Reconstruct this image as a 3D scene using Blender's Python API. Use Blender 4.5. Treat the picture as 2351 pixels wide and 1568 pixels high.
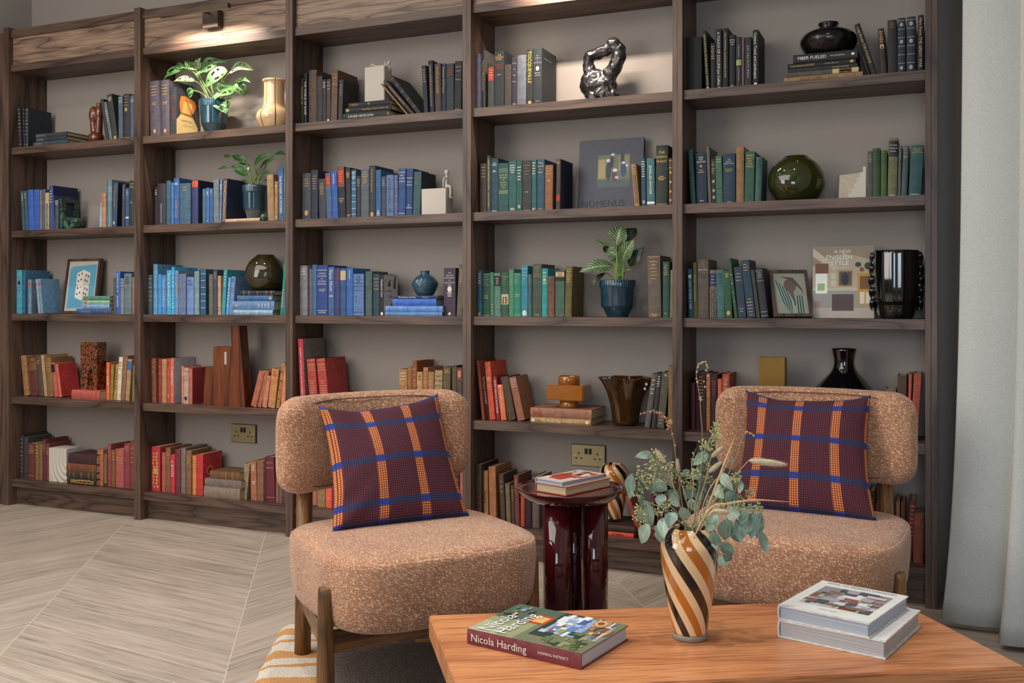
import bpy, bmesh, math, random
from mathutils import Vector, Matrix, noise
for o in list(bpy.data.objects): bpy.data.objects.remove(o)
C = bpy.context.scene
COL = C.collection
R = random.Random(7)
PI = math.pi
# ---------------------------------------------------------------- camera (solved from the bookcase's perspective)
U = 0.437                                   # shelf pitch in metres
F, YAW, HZ = 2268.5, -0.4039, 694.15        # focal length in px, yaw, horizon row
CX, CY, CH = 10.3222*U, -8.5449*U, 2.4423*U
cy_, sy_ = math.cos(YAW), math.sin(YAW)
cam = bpy.data.cameras.new('camera'); co = bpy.data.objects.new('camera', cam); COL.objects.link(co)
cam.sensor_width = 36; cam.lens = 36*F/2351; cam.shift_y = -(784-HZ)/2351
cam.clip_start = 0.05
co.location = (CX, CY, CH); co.rotation_euler = (PI/2, 0, -YAW)
C.camera = co
# ---------------------------------------------------------------- light
C.view_settings.view_transform = 'Standard'; C.view_settings.look = 'None'
C.view_settings.exposure = 0.15; C.view_settings.gamma = 1.0
w = bpy.data.worlds.new('world'); C.world = w; w.use_nodes = True
w.node_tree.nodes['Background'].inputs[0].default_value = (0.80, 0.88, 1.0, 1)
w.node_tree.nodes['Background'].inputs[1].default_value = 0.30
def light(name, kind, loc, energy, color, size=0.1, size_y=None, target=None, spot=None, spread=None):
    l = bpy.data.lights.new(name, kind); l.energy = energy; l.color = color
    if kind == 'AREA':
        l.shape = 'RECTANGLE' if size_y else 'DISK'; l.size = size
        if size_y: l.size_y = size_y
        if spread: l.spread = spread
    elif kind == 'SPOT':
        l.spot_size = spot; l.spot_blend = 0.9; l.shadow_soft_size = size
    else: l.shadow_soft_size = size
    o = bpy.data.objects.new(name, l); COL.objects.link(o); o.location = loc
    if target is not None:
        o.rotation_euler = (Vector(target)-Vector(loc)).to_track_quat('-Z', 'Y').to_euler()
    return o
WARM, NEUT, COOL = (1.0, 0.86, 0.70), (1.0, 0.955, 0.905), (0.78, 0.89, 1.0)
light('ceiling_wash', 'AREA', (2.0, -2.6, 3.15), 95, NEUT, 3.6, 2.8, (2.2, -2.0, 0))
light('window_daylight', 'AREA', (4.85, -5.6, 1.4), 9, COOL, 1.4, 1.9, (4.7, -0.4, 0.8), spread=1.3)
light('room_fill', 'AREA', (0.45, -4.4, 2.0), 80, NEUT, 2.2, 2.2, (2.6, 0, 1.1))
for i, (x, y, e) in enumerate([(0.5, -1.0, 34), (1.9, -1.2, 28), (3.1, -1.0, 20), (4.2, -1.2, 10), (2.95, -1.9, 62), (4.1, -1.8, 66), (1.5, -2.0, 48)]):
    light('downlight_%d' % i, 'SPOT', (x, y, 3.0), e, NEUT, 0.035, target=(x, y+(0.15 if y > -1.5 else 0.05), 0), spot=(2.2 if y > -1.5 else 1.15))

def at(px, py, zd):                          # a point seen at a pixel, zd metres in front of the camera
    a, b = (px-1175.5)/F*zd, -(py-HZ)/F*zd
    return Vector((CX+a*cy_+zd*sy_, CY-a*sy_+zd*cy_, CH+b))
def ray(px, py):
    a, b = (px-1175.5)/F, -(py-HZ)/F
    return a*cy_+sy_, -a*sy_+cy_, b
def onY(px, py, Y):
    dx, dy, b = ray(px, py); t = (Y-CY)/dy
    return CX+t*dx, CH+t*b
def onZ(px, py, Z):
    dx, dy, b = ray(px, py); t = (Z-CH)/b
    return Vector((CX+t*dx, CY+t*dy, Z))
# ---------------------------------------------------------------- helpers
def lin(c): return c/12.92 if c <= 0.04045 else ((c+0.055)/1.055)**2.4
GAIN = 1.22
def hexc(h, g=None):
    h = h.lstrip('#'); g = GAIN if g is None else g
    return tuple(min(0.85, lin(int(h[i:i+2], 16)/255)*g) for i in (0, 2, 4)) + (1,)
MATS = {}
def nodes(m):
    m.use_nodes = True; nt = m.node_tree
    return nt, nt.nodes['Principled BSDF']
def N(nt, t, **k):
    n = nt.nodes.new(t)
    for a, v in k.items():
        if a.startswith('i_'):
            kk = a[2:]; kk = int(kk) if kk.isdigit() else kk.replace('_', ' ')
            n.inputs[kk].default_value = v
        else: setattr(n, a, v)
    return n
def L(nt, a, b): nt.links.new(a, b)
def math_(nt, op, a, b=None, c=None):
    n = nt.nodes.new('ShaderNodeMath'); n.operation = op
    for i, v in enumerate((a, b, c)):
        if v is None: continue
        if isinstance(v, (int, float)): n.inputs[i].default_value = v
        else: nt.links.new(v, n.inputs[i])
    return n.outputs[0]
def mixc(nt, f, a, b):
    n = nt.nodes.new('ShaderNodeMix'); n.data_type = 'RGBA'
    for s, v in ((0, f), (6, a), (7, b)):
        if isinstance(v, (int, float, tuple)): n.inputs[s].default_value = v
        else: nt.links.new(v, n.inputs[s])
    return n.outputs[2]
def ramp(nt, fac, stops):
    n = nt.nodes.new('ShaderNodeValToRGB'); e = n.color_ramp.elements
    while len(e) < len(stops): e.new(0.5)
    for el, (p, c) in zip(e, stops): el.position = p; el.color = c
    nt.links.new(fac, n.inputs[0]); return n.outputs[0]
def coords(nt, kind='Object', scale=(1, 1, 1), rot=(0, 0, 0)):
    t = nt.nodes.new('ShaderNodeTexCoord'); mp = nt.nodes.new('ShaderNodeMapping')
    mp.inputs['Scale'].default_value = scale; mp.inputs['Rotation'].default_value = rot
    nt.links.new(t.outputs[kind], mp.inputs[0]); return mp.outputs[0]
def bump(nt, b, h, strength=0.3, dist=0.002):
    n = nt.nodes.new('ShaderNodeBump'); n.inputs['Strength'].default_value = strength; n.inputs['Distance'].default_value = dist
    nt.links.new(h, n.inputs['Height']); nt.links.new(n.outputs[0], b.inputs['Normal'])
def cloth(h, rough=0.65, var=0.22, scale=60, g=None):
    key = ('c', h, rough, g)
    if key in MATS: return MATS[key]
    m = bpy.data.materials.new('cloth_'+h.strip('#')); nt, b = nodes(m); c = hexc(h, g); lu = sum(c[:3])/3; c = tuple(x*.88+lu*.12 for x in c[:3])+(1,)
    nz = N(nt, 'ShaderNodeTexNoise', i_Scale=scale, i_Detail=3.0); L(nt, coords(nt, 'Object'), nz.inputs['Vector'])
    lo = tuple(x*(1-var) for x in c[:3])+(1,); hi = tuple(min(.9, x*(1+var)) for x in c[:3])+(1,)
    L(nt, ramp(nt, nz.outputs[0], [(0.3, lo), (0.7, hi)]), b.inputs['Base Color'])
    b.inputs['Roughness'].default_value = rough
    MATS[key] = m; return m
def plain(h, rough=0.5, metal=0.0, g=None, coat=0.0, trans=0.0, ior=1.45, name=None, emit=None):
    key = ('p', h, rough, metal, g, coat, trans, ior)
    if key in MATS: return MATS[key]
    m = bpy.data.materials.new(name or 'plain_'+h.strip('#')); nt, b = nodes(m)
    nz = N(nt, 'ShaderNodeTexNoise', i_Scale=25.0, i_Detail=2.0); L(nt, coords(nt), nz.inputs['Vector'])
    c = hexc(h, g); lo = tuple(x*.93 for x in c[:3])+(1,)
    L(nt, ramp(nt, nz.outputs[0], [(0.35, lo), (0.65, c)]), b.inputs['Base Color'])
    b.inputs['Roughness'].default_value = rough; b.inputs['Metallic'].default_value = metal
    b.inputs['Coat Weight'].default_value = coat; b.inputs['Coat Roughness'].default_value = 0.05
    b.inputs['Transmission Weight'].default_value = trans; b.inputs['IOR'].default_value = ior
    MATS[key] = m; return m
def pages_mat(h='#c8b898', axis=0, dens=900):
    key = ('pg', h, axis)
    if key in MATS: return MATS[key]
    m = bpy.data.materials.new('pages'); nt, b = nodes(m)
    sc = [3, 3, 3]; sc[axis] = dens
    nz = N(nt, 'ShaderNodeTexNoise', i_Scale=1.0, i_Detail=1.0); L(nt, coords(nt, 'Object', tuple(sc)), nz.inputs['Vector'])
    c = hexc(h); lo = tuple(x*.72 for x in c[:3])+(1,)
    L(nt, ramp(nt, nz.outputs[0], [(0.38, lo), (0.6, c)]), b.inputs['Base Color'])
    b.inputs['Roughness'].default_value = 0.8
    MATS[key] = m; return m
def wood(name, c1, c2, c3, axis='X', rough=0.45, fig=1.0, fine=1.0, g=1.0, coat=0.0):
    key = ('w', name, axis)
    if key in MATS: return MATS[key]
    m = bpy.data.materials.new(name+'_'+axis.lower()); nt, b = nodes(m)
    a = {'X': 0, 'Y': 1, 'Z': 2}[axis]
    sc = [1.0*fig*8]*3; sc[a] = 0.9*fig
    tc = nt.nodes.new('ShaderNodeTexCoord'); oi = nt.nodes.new('ShaderNodeObjectInfo')
    off = nt.nodes.new('ShaderNodeVectorMath'); off.operation = 'MULTIPLY_ADD'
    cmb = nt.nodes.new('ShaderNodeCombineXYZ')
    for i in range(3): L(nt, oi.outputs['Random'], cmb.inputs[i])
    L(nt, cmb.outputs[0], off.inputs[0]); off.inputs[1].default_value = (7, 11, 5); L(nt, tc.outputs['Object'], off.inputs[2])
    mp = nt.nodes.new('ShaderNodeMapping'); mp.inputs['Scale'].default_value = sc; L(nt, off.outputs[0], mp.inputs[0])
    n1 = N(nt, 'ShaderNodeTexNoise', i_Scale=1.0, i_Detail=2.0, i_Roughness=0.45); L(nt, mp.outputs[0], n1.inputs['Vector'])
    rings = math_(nt, 'PINGPONG', math_(nt, 'MULTIPLY', n1.outputs[0], 13.0), 1.0)
    s2 = [260*fine]*3; s2[a] = 7*fine
    mp2 = nt.nodes.new('ShaderNodeMapping'); mp2.inputs['Scale'].default_value = s2; L(nt, off.outputs[0], mp2.inputs[0])
    n2 = N(nt, 'ShaderNodeTexNoise', i_Scale=1.0, i_Detail=2.0); L(nt, mp2.outputs[0], n2.inputs['Vector'])
    col = ramp(nt, rings, [(0.0, hexc(c3, g)), (0.13, hexc(c1, g)), (0.8, hexc(c2, g))])
    pore = ramp(nt, n2.outputs[0], [(0.36, (0.45, 0.42, 0.40, 1)), (0.52, (1, 1, 1, 1))])
    mm = nt.nodes.new('ShaderNodeMix'); mm.data_type = 'RGBA'; mm.blend_type = 'MULTIPLY'; mm.inputs[0].default_value = 0.8
    L(nt, col, mm.inputs[6]); L(nt, pore, mm.inputs[7]); L(nt, mm.outputs[2], b.inputs['Base Color'])
    b.inputs['Roughness'].default_value = rough; b.inputs['Coat Weight'].default_value = coat
    bump(nt, b, n2.outputs[0], 0.25, 0.001)
    MATS[key] = m; return m
DW = ('#4f3c33', '#654f42', '#32251f')
DWF = ('#6e5a4b', '#89725f', '#45372e')       # dark stained oak
def dwood(axis): return wood('dark_oak', *DW, axis=axis, g=.98)

def link(name, bm, mats, parent=None, loc=None, smooth=False, rot=None):
    me = bpy.data.meshes.new(name); bm.to_mesh(me); bm.free()
    if not isinstance(mats, (list, tuple)): mats = [mats]
    for mt in mats: me.materials.append(mt)
    if smooth:
        for p in me.polygons: p.use_smooth = True
    o = bpy.data.objects.new(name, me); COL.objects.link(o)
    if parent: o.parent = parent
    if loc is not None: o.location = loc
    if rot is not None: o.rotation_euler = rot
    return o
def tag(o, label, cat, group=None):
    o['label'] = label; o['category'] = cat
    if group: o['group'] = group
    return o
def struct(o): o['kind'] = 'structure'; return o
def empty(name, loc=(0, 0, 0), rz=0):
    o = bpy.data.objects.new(name, None); COL.objects.link(o); o.location = loc; o.rotation_euler = (0, 0, rz); o.empty_display_size = .05
    return o
def box(bm, x0, x1, y0, y1, z0, z1, mi=0):
    v = [bm.verts.new(p) for p in ((x0, y0, z0), (x1, y0, z0), (x1, y1, z0), (x0, y1, z0), (x0, y0, z1), (x1, y0, z1), (x1, y1, z1), (x0, y1, z1))]
    for f in ((3, 2, 1, 0), (4, 5, 6, 7), (0, 1, 5, 4), (1, 2, 6, 5), (2, 3, 7, 6), (3, 0, 4, 7)):
        bm.faces.new([v[i] for i in f]).material_index = mi
    return v
def boxobj(name, x0, x1, y0, y1, z0, z1, m, parent=None, bev=0.0):
    bm = bmesh.new(); cx, cy, cz = (x0+x1)/2, (y0+y1)/2, (z0+z1)/2
    box(bm, x0-cx, x1-cx, y0-cy, y1-cy, z0-cz, z1-cz)
    if bev: bmesh.ops.bevel(bm, geom=bm.edges[:], offset=bev, segments=2, affect='EDGES')
    return link(name, bm, m, parent, (cx, cy, cz))
def lathe(bm, prof, n=48, twist=0.0, rfun=None, mfun=None, cx=0, cy=0, cap=True):
    """prof: list of (r, z); rfun(theta, t, r) -> r"""
    rings = []; K = len(prof)-1; zm = max(z for r, z in prof) or 1
    for k, (r, z) in enumerate(prof):
        t = k/K; ring = []
        for i in range(n):
            th = 2*PI*i/n; rr = rfun(th, t, r) if rfun else r; a = th+twist*z/zm
            ring.append(bm.verts.new((cx+rr*math.cos(a), cy+rr*math.sin(a), z)))
        rings.append(ring)
    for k in range(K):
        for i in range(n):
            f = bm.faces.new((rings[k][i], rings[k][(i+1) % n], rings[k+1][(i+1) % n], rings[k+1][i]))
            f.smooth = True
            if mfun: f.material_index = mfun(i/n, (k+.5)/K)
    if cap and prof[0][0] > 1e-4: bm.faces.new(rings[0][::-1])
    if cap and prof[-1][0] > 1e-4 and cap != 'b': bm.faces.new(rings[-1])
    return rings
def spline(pts, n):
    """Catmull-Rom through points (tuples)"""
    out = []; P = [Vector(p) for p in pts]; P = [P[0]*2-P[1]]+P+[P[-1]*2-P[-2]]
    segs = len(P)-3
    for s in range(segs):
        for j in range(n):
            t = j/n; a, b, c, d = P[s:s+4]
            out.append(0.5*((2*b)+(c-a)*t+(2*a-5*b+4*c-d)*t*t+(3*b-a-3*c+d)*t*t*t))
    out.append(P[-2].copy()); return out
def tube(bm, pts, rad, n=8, mi=0, closed=False):
    pts = [Vector(p) for p in pts]; K = len(pts); rings = []
    up = None
    for k, p in enumerate(pts):
        d = (pts[min(k+1, K-1)]-pts[max(k-1, 0)])
        if d.length < 1e-9: d = Vector((0, 0, 1))
        d.normalize()
        if up is None: up = d.orthogonal().normalized()
        up = (up-d*up.dot(d)); up = up.normalized() if up.length > 1e-6 else d.orthogonal().normalized()
        s = d.cross(up); r = rad(k/(K-1)) if callable(rad) else rad
        rings.append([bm.verts.new(p+(up*math.cos(2*PI*i/n)+s*math.sin(2*PI*i/n))*r) for i in range(n)])
    for k in range(K-1):
        for i in range(n):
            f = bm.faces.new((rings[k][i], rings[k+1][i], rings[k+1][(i+1) % n], rings[k][(i+1) % n])); f.smooth = True; f.material_index = mi
    f = bm.faces.new(rings[0]); f.material_index = mi
    f = bm.faces.new(rings[-1][::-1]); f.material_index = mi
def prism(bm, outline, d0, d1, mi=0, plane='XZ'):
    def P(u, v, d): return (u, d, v) if plane == 'XZ' else ((d, u, v) if plane == 'YZ' else (u, v, d))
    a = [bm.verts.new(P(u, v, d0)) for u, v in outline]; b = [bm.verts.new(P(u, v, d1)) for u, v in outline]
    f = bm.faces.new(a); f.material_index = mi; f = bm.faces.new(b[::-1]); f.material_index = mi
    n = len(a)
    for i in range(n):
        f = bm.faces.new((a[i], b[i], b[(i+1) % n], a[(i+1) % n])); f.material_index = mi
    bmesh.ops.recalc_face_normals(bm, faces=bm.faces[:])
def ringplate(bm, outer, inner, d0, d1, mi=0, plane='XZ'):
    def P(p, d): return (p[0], d, p[1]) if plane == 'XZ' else ((d, p[0], p[1]) if plane == 'YZ' else (p[0], p[1], d))
    n = len(outer)
    g = [[bm.verts.new(P(p, d)) for p in pl] for pl in (outer, inner) for d in (d0, d1)]
    for i in range(n):
        j = (i+1) % n
        for q in ((g[0][i], g[0][j], g[2][j], g[2][i]), (g[1][i], g[3][i], g[3][j], g[1][j]), (g[0][i], g[1][i], g[1][j], g[0][j]), (g[2][i], g[2][j], g[3][j], g[3][i])):
            bm.faces.new(q).material_index = mi
    bmesh.ops.recalc_face_normals(bm, faces=bm.faces[:])
def rect(x0, x1, z0, z1): return [(x0, z0), (x1, z0), (x1, z1), (x0, z1)]
TX = {}
def glyphs(s):
    """outline geometry of a string in the built-in font: verts, faces, width (cap height 0.73)"""
    if s in TX: return TX[s]
    cu = bpy.data.curves.new('t', 'FONT'); cu.body = s; cu.resolution_u = 2; cu.size = 1.0
    o = bpy.data.objects.new('t', cu); COL.objects.link(o)
    me = bpy.data.meshes.new_from_object(o.evaluated_get(bpy.context.evaluated_depsgraph_get()))
    vs = [(v.co.x, v.co.y) for v in me.vertices]; fs = [tuple(p.vertices) for p in me.polygons]
    bpy.data.objects.remove(o); bpy.data.curves.remove(cu); bpy.data.meshes.remove(me)
    x0 = min((v[0] for v in vs), default=0); x1 = max((v[0] for v in vs), default=1)
    TX[s] = ([(x-x0, y) for x, y in vs], fs, x1-x0); return TX[s]
def put_text(bm, s, fn, mi):
    """fn(x, y) -> 3D point for glyph coordinates"""
    vs, fs, tw = glyphs(s); V = [bm.verts.new(fn(x, y)) for x, y in vs]
    for f in fs:
        try: bm.faces.new([V[i] for i in f]).material_index = mi
        except ValueError: pass
# ---------------------------------------------------------------- the room
def floor_mat():
    m = bpy.data.materials.new('chevron_tile_floor'); nt, b = nodes(m)
    g = nt.nodes.new('ShaderNodeNewGeometry'); s = nt.nodes.new('ShaderNodeSeparateXYZ'); L(nt, g.outputs['Position'], s.inputs[0])
    X, Y = s.outputs[0], s.outputs[1]
    Uc = math_(nt, 'SUBTRACT', math_(nt, 'MULTIPLY_ADD', X, 0.834, math_(nt, 'MULTIPLY', Y, 0.552)), 0.714)
    V = math_(nt, 'MULTIPLY_ADD', X, 0.552, math_(nt, 'MULTIPLY', Y, -0.834))
    pp = math_(nt, 'PINGPONG', Uc, 0.688)
    row = math_(nt, 'SUBTRACT', math_(nt, 'DIVIDE', math_(nt, 'SUBTRACT', V, math_(nt, 'MULTIPLY', pp, 0.842)), 0.1415), 0.83)
    idx = math_(nt, 'FLOOR', row); fr = math_(nt, 'FRACT', row)
    edge = math_(nt, 'MINIMUM', fr, math_(nt, 'SUBTRACT', 1.0, fr))
    strip = math_(nt, 'FLOOR', math_(nt, 'DIVIDE', Uc, 0.688))
    se = math_(nt, 'MINIMUM', pp, math_(nt, 'SUBTRACT', 0.688, pp))
    gr = math_(nt, 'MAXIMUM', math_(nt, 'LESS_THAN', edge, 0.011), math_(nt, 'LESS_THAN', se, 0.0016))
    # grain along the plank
    cmb = nt.nodes.new('ShaderNodeCombineXYZ'); seed = math_(nt, 'MULTIPLY_ADD', idx, 3.7, math_(nt, 'MULTIPLY', strip, 17.3))
    L(nt, math_(nt, 'MULTIPLY', pp, 2.6), cmb.inputs[0]); L(nt, math_(nt, 'MULTIPLY', row, 3.4), cmb.inputs[1]); L(nt, seed, cmb.inputs[2])
    n1 = N(nt, 'ShaderNodeTexNoise', i_Scale=1.6, i_Detail=5.0, i_Roughness=0.6); L(nt, cmb.outputs[0], n1.inputs['Vector'])
    cm2 = nt.nodes.new('ShaderNodeCombineXYZ'); L(nt, math_(nt, 'MULTIPLY', pp, 10), cm2.inputs[0]); L(nt, math_(nt, 'MULTIPLY', row, 26), cm2.inputs[1]); L(nt, seed, cm2.inputs[2])
    n2 = N(nt, 'ShaderNodeTexNoise', i_Scale=1.0, i_Detail=4.0, i_Roughness=0.7); L(nt, cm2.outputs[0], n2.inputs['Vector'])
    f = math_(nt, 'MULTIPLY_ADD', n1.outputs[0], 0.6, math_(nt, 'MULTIPLY', n2.outputs[0], 0.4))
    c = ramp(nt, f, [(0.32, hexc('#786e65', 1.1)), (0.46, hexc('#9f9285', 1.15)), (0.62, hexc('#b4a79a', 1.15))])
    tone = nt.nodes.new('ShaderNodeTexWhiteNoise'); tone.noise_dimensions = '1D'; L(nt, seed, tone.inputs['W'])
    tn = math_(nt, 'MULTIPLY_ADD', tone.outputs[0], 0.16, 0.92)
    hs = nt.nodes.new('ShaderNodeHueSaturation'); L(nt, tn, hs.inputs['Value']); L(nt, c, hs.inputs['Color'])
    L(nt, mixc(nt, gr, hs.outputs[0], hexc('#cfc4b2', 1)), b.inputs['Base Color'])
    b.inputs['Roughness'].default_value = 0.42
    return m
def paint(h, name, sc=1.2):
    m = bpy.data.materials.new(name); nt, b = nodes(m)
    nz = N(nt, 'ShaderNodeTexNoise', i_Scale=sc, i_Detail=2.0); L(nt, coords(nt), nz.inputs['Vector'])
    c = hexc(h, 1); lo = tuple(x*.96 for x in c[:3])+(1,)
    L(nt, ramp(nt, nz.outputs[0], [(0.3, lo), (0.7, c)]), b.inputs['Base Color']); b.inputs['Roughness'].default_value = 0.75
    return m
WALLP = paint('#9a9189', 'greige_paint'); PALE = paint('#a8a4a0', 'pale_paint'); CEILP = paint('#d8d5cf', 'ceiling_paint')
BY = 0.2445                                # back wall plane behind the shelves
struct(boxobj('floor', -0.6, 7.0, -7.5, 0.45, -0.05, 0, floor_mat()))
struct(boxobj('wall_back', -0.6, 7.0, BY, 0.45, 0, 3.2, WALLP))
struct(boxobj('wall_left', -0.6, -0.075, -7.5, BY, 0, 3.2, PALE))
struct(boxobj('wall_right', 5.05, 5.2, -2.6, BY, 0, 3.2, PALE))
struct(boxobj('ceiling', -0.6, 7.0, -7.5, 0.45, 3.2, 3.3, CEILP))
struct(boxobj('baseboard_back', 4.56, 5.05, BY-.015, BY, 0, 0.1, dwood('X')))
# ---------------------------------------------------------------- the bookcase
P_, PW, INS = 2.051*U, 0.0878*U, 0.0381*U
ZE = 0.3062*U
SH = [ZE+(4-i)*U for i in range(5)]         # shelf tops, top shelf first
TH = 0.036
case = empty('bookcase'); tag(case, 'dark stained oak bookcase of five bays filling the whole wall', 'bookcase')
for k in range(6):
    bm = bmesh.new()
    for x0, x1 in ((0, PW/2-.0006), (PW/2+.0006, PW)): box(bm, x0, x1, 0, BY, 0, 2.513)
    link('upright', bm, wood('dark_oak_straight', *DW, axis='Z', fig=.55, g=.98), case, (k*P_, 0, 0))
boxobj('filler_panel', -.075, -.002, 0.012, .03, 0, 2.49, dwood('Z'), case)
for k in range(5):
    x0, x1 = k*P_+PW, (k+1)*P_
    for i, z in enumerate(SH): boxobj('shelf', x0+.0005, x1-.0005, INS, BY, z-TH, z, dwood('X'), case, .0008)
    boxobj('header_rail', x0+.0005, x1-.0005, INS, BY, 2.282, 2.318, dwood('X'), case)
    boxobj('header_rail', x0+.0005, x1-.0005, INS, .06, 2.462, 2.503, dwood('X'), case)
    boxobj('header_panel', x0+.0005, x1-.0005, .028, .05, 2.318, 2.462, wood('dark_oak_figured', *DWF, axis='X', fig=1.5, g=1.4), case)
    boxobj('plinth', x0+.0005, x1-.0005, .05, .07, 0, ZE-TH, wood('dark_oak_plinth', *DW, axis='X', fig=1.5, g=.98), case)
# picture lights over bays two and four
bronze = plain('#5c5048', 0.45, 0.7, g=1)
def picture_light(bay, label):
    ox = (bay-2)*P_
    t = empty('picture_light', (ox, 0, 0)); tag(t, label, 'light', 'picture lights on the bookcase header')
    x = 1.372
    boxobj('wall_plate', x-.045, x+.045, -.012, .028, 2.365, 2.445, bronze, t, .001)
    bm = bmesh.new(); tube(bm, [(x-.005, -.012, 2.43), (x-.005, -.118, 2.418)], .004, 8); link('arm', bm, bronze, t)
    boxobj('lamp_bar', x-.2, x+.2, -.13, -.108, 2.402, 2.424, bronze, t, .001)
    l = light('lamp', 'AREA', (x, -.119, 2.399), 5.0, (1, .86, .72), .38, .014, (x, .06, 2.0), spread=2.0)
    l.parent = t
    return t
picture_light(2, 'bronze picture light on the header above the monstera shelf')
picture_light(4, 'bronze picture light on the header above the knotted metal sculpture')
# ---------------------------------------------------------------- books
INK = dict(g='#c9a35c', w='#e6e2da', k='#15151a', s='#9a9ea2', r='#a8321e', y='#c8b83a', o='#c8502c', c='#c8b288', n='#1c2c5c', b='#3a6cb0', p='#c06a60', e='#8ca060', d='#5a3c28', t='#7a5a3a')
def ink(ch): return plain(INK[ch], 0.5, 0.0, g=1.0)
NAMES = {'black': '#141416', 'charcoal': '#2e3034', 'slate grey': '#4c525a', 'grey': '#74747a', 'stone grey': '#6c6458', 'navy': '#1c2848', 'blue': '#24529a', 'cornflower blue': '#4c76ae', 'sky blue': '#5ea4cc', 'teal': '#1f6878', 'turquoise': '#1f9098', 'dark green': '#1c3c30', 'green': '#2c6048', 'mint green': '#5c8c70', 'olive': '#4e4c28', 'brown': '#5c4030', 'dark brown': '#3a2a24', 'tan': '#a07c4c', 'ochre': '#8a6424', 'cream': '#b8a888', 'orange': '#c8602c', 'rust': '#96502c', 'terracotta': '#a05844', 'red': '#b01e24', 'crimson': '#861c30', 'maroon': '#541c28', 'plum': '#46304a', 'lilac grey': '#56587c', 'slate blue': '#34506c', 'grey green': '#4c5c50'}
def cname(h):
    h = h.lstrip('#'); c = [int(h[i:i+2], 16) for i in (0, 2, 4)]
    def d(n):
        v = NAMES[n].lstrip('#'); q = [int(v[i:i+2], 16) for i in (0, 2, 4)]
        return sum((a-b)**2 for a, b in zip(c, q))
    return min(NAMES, key=d)
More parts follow.
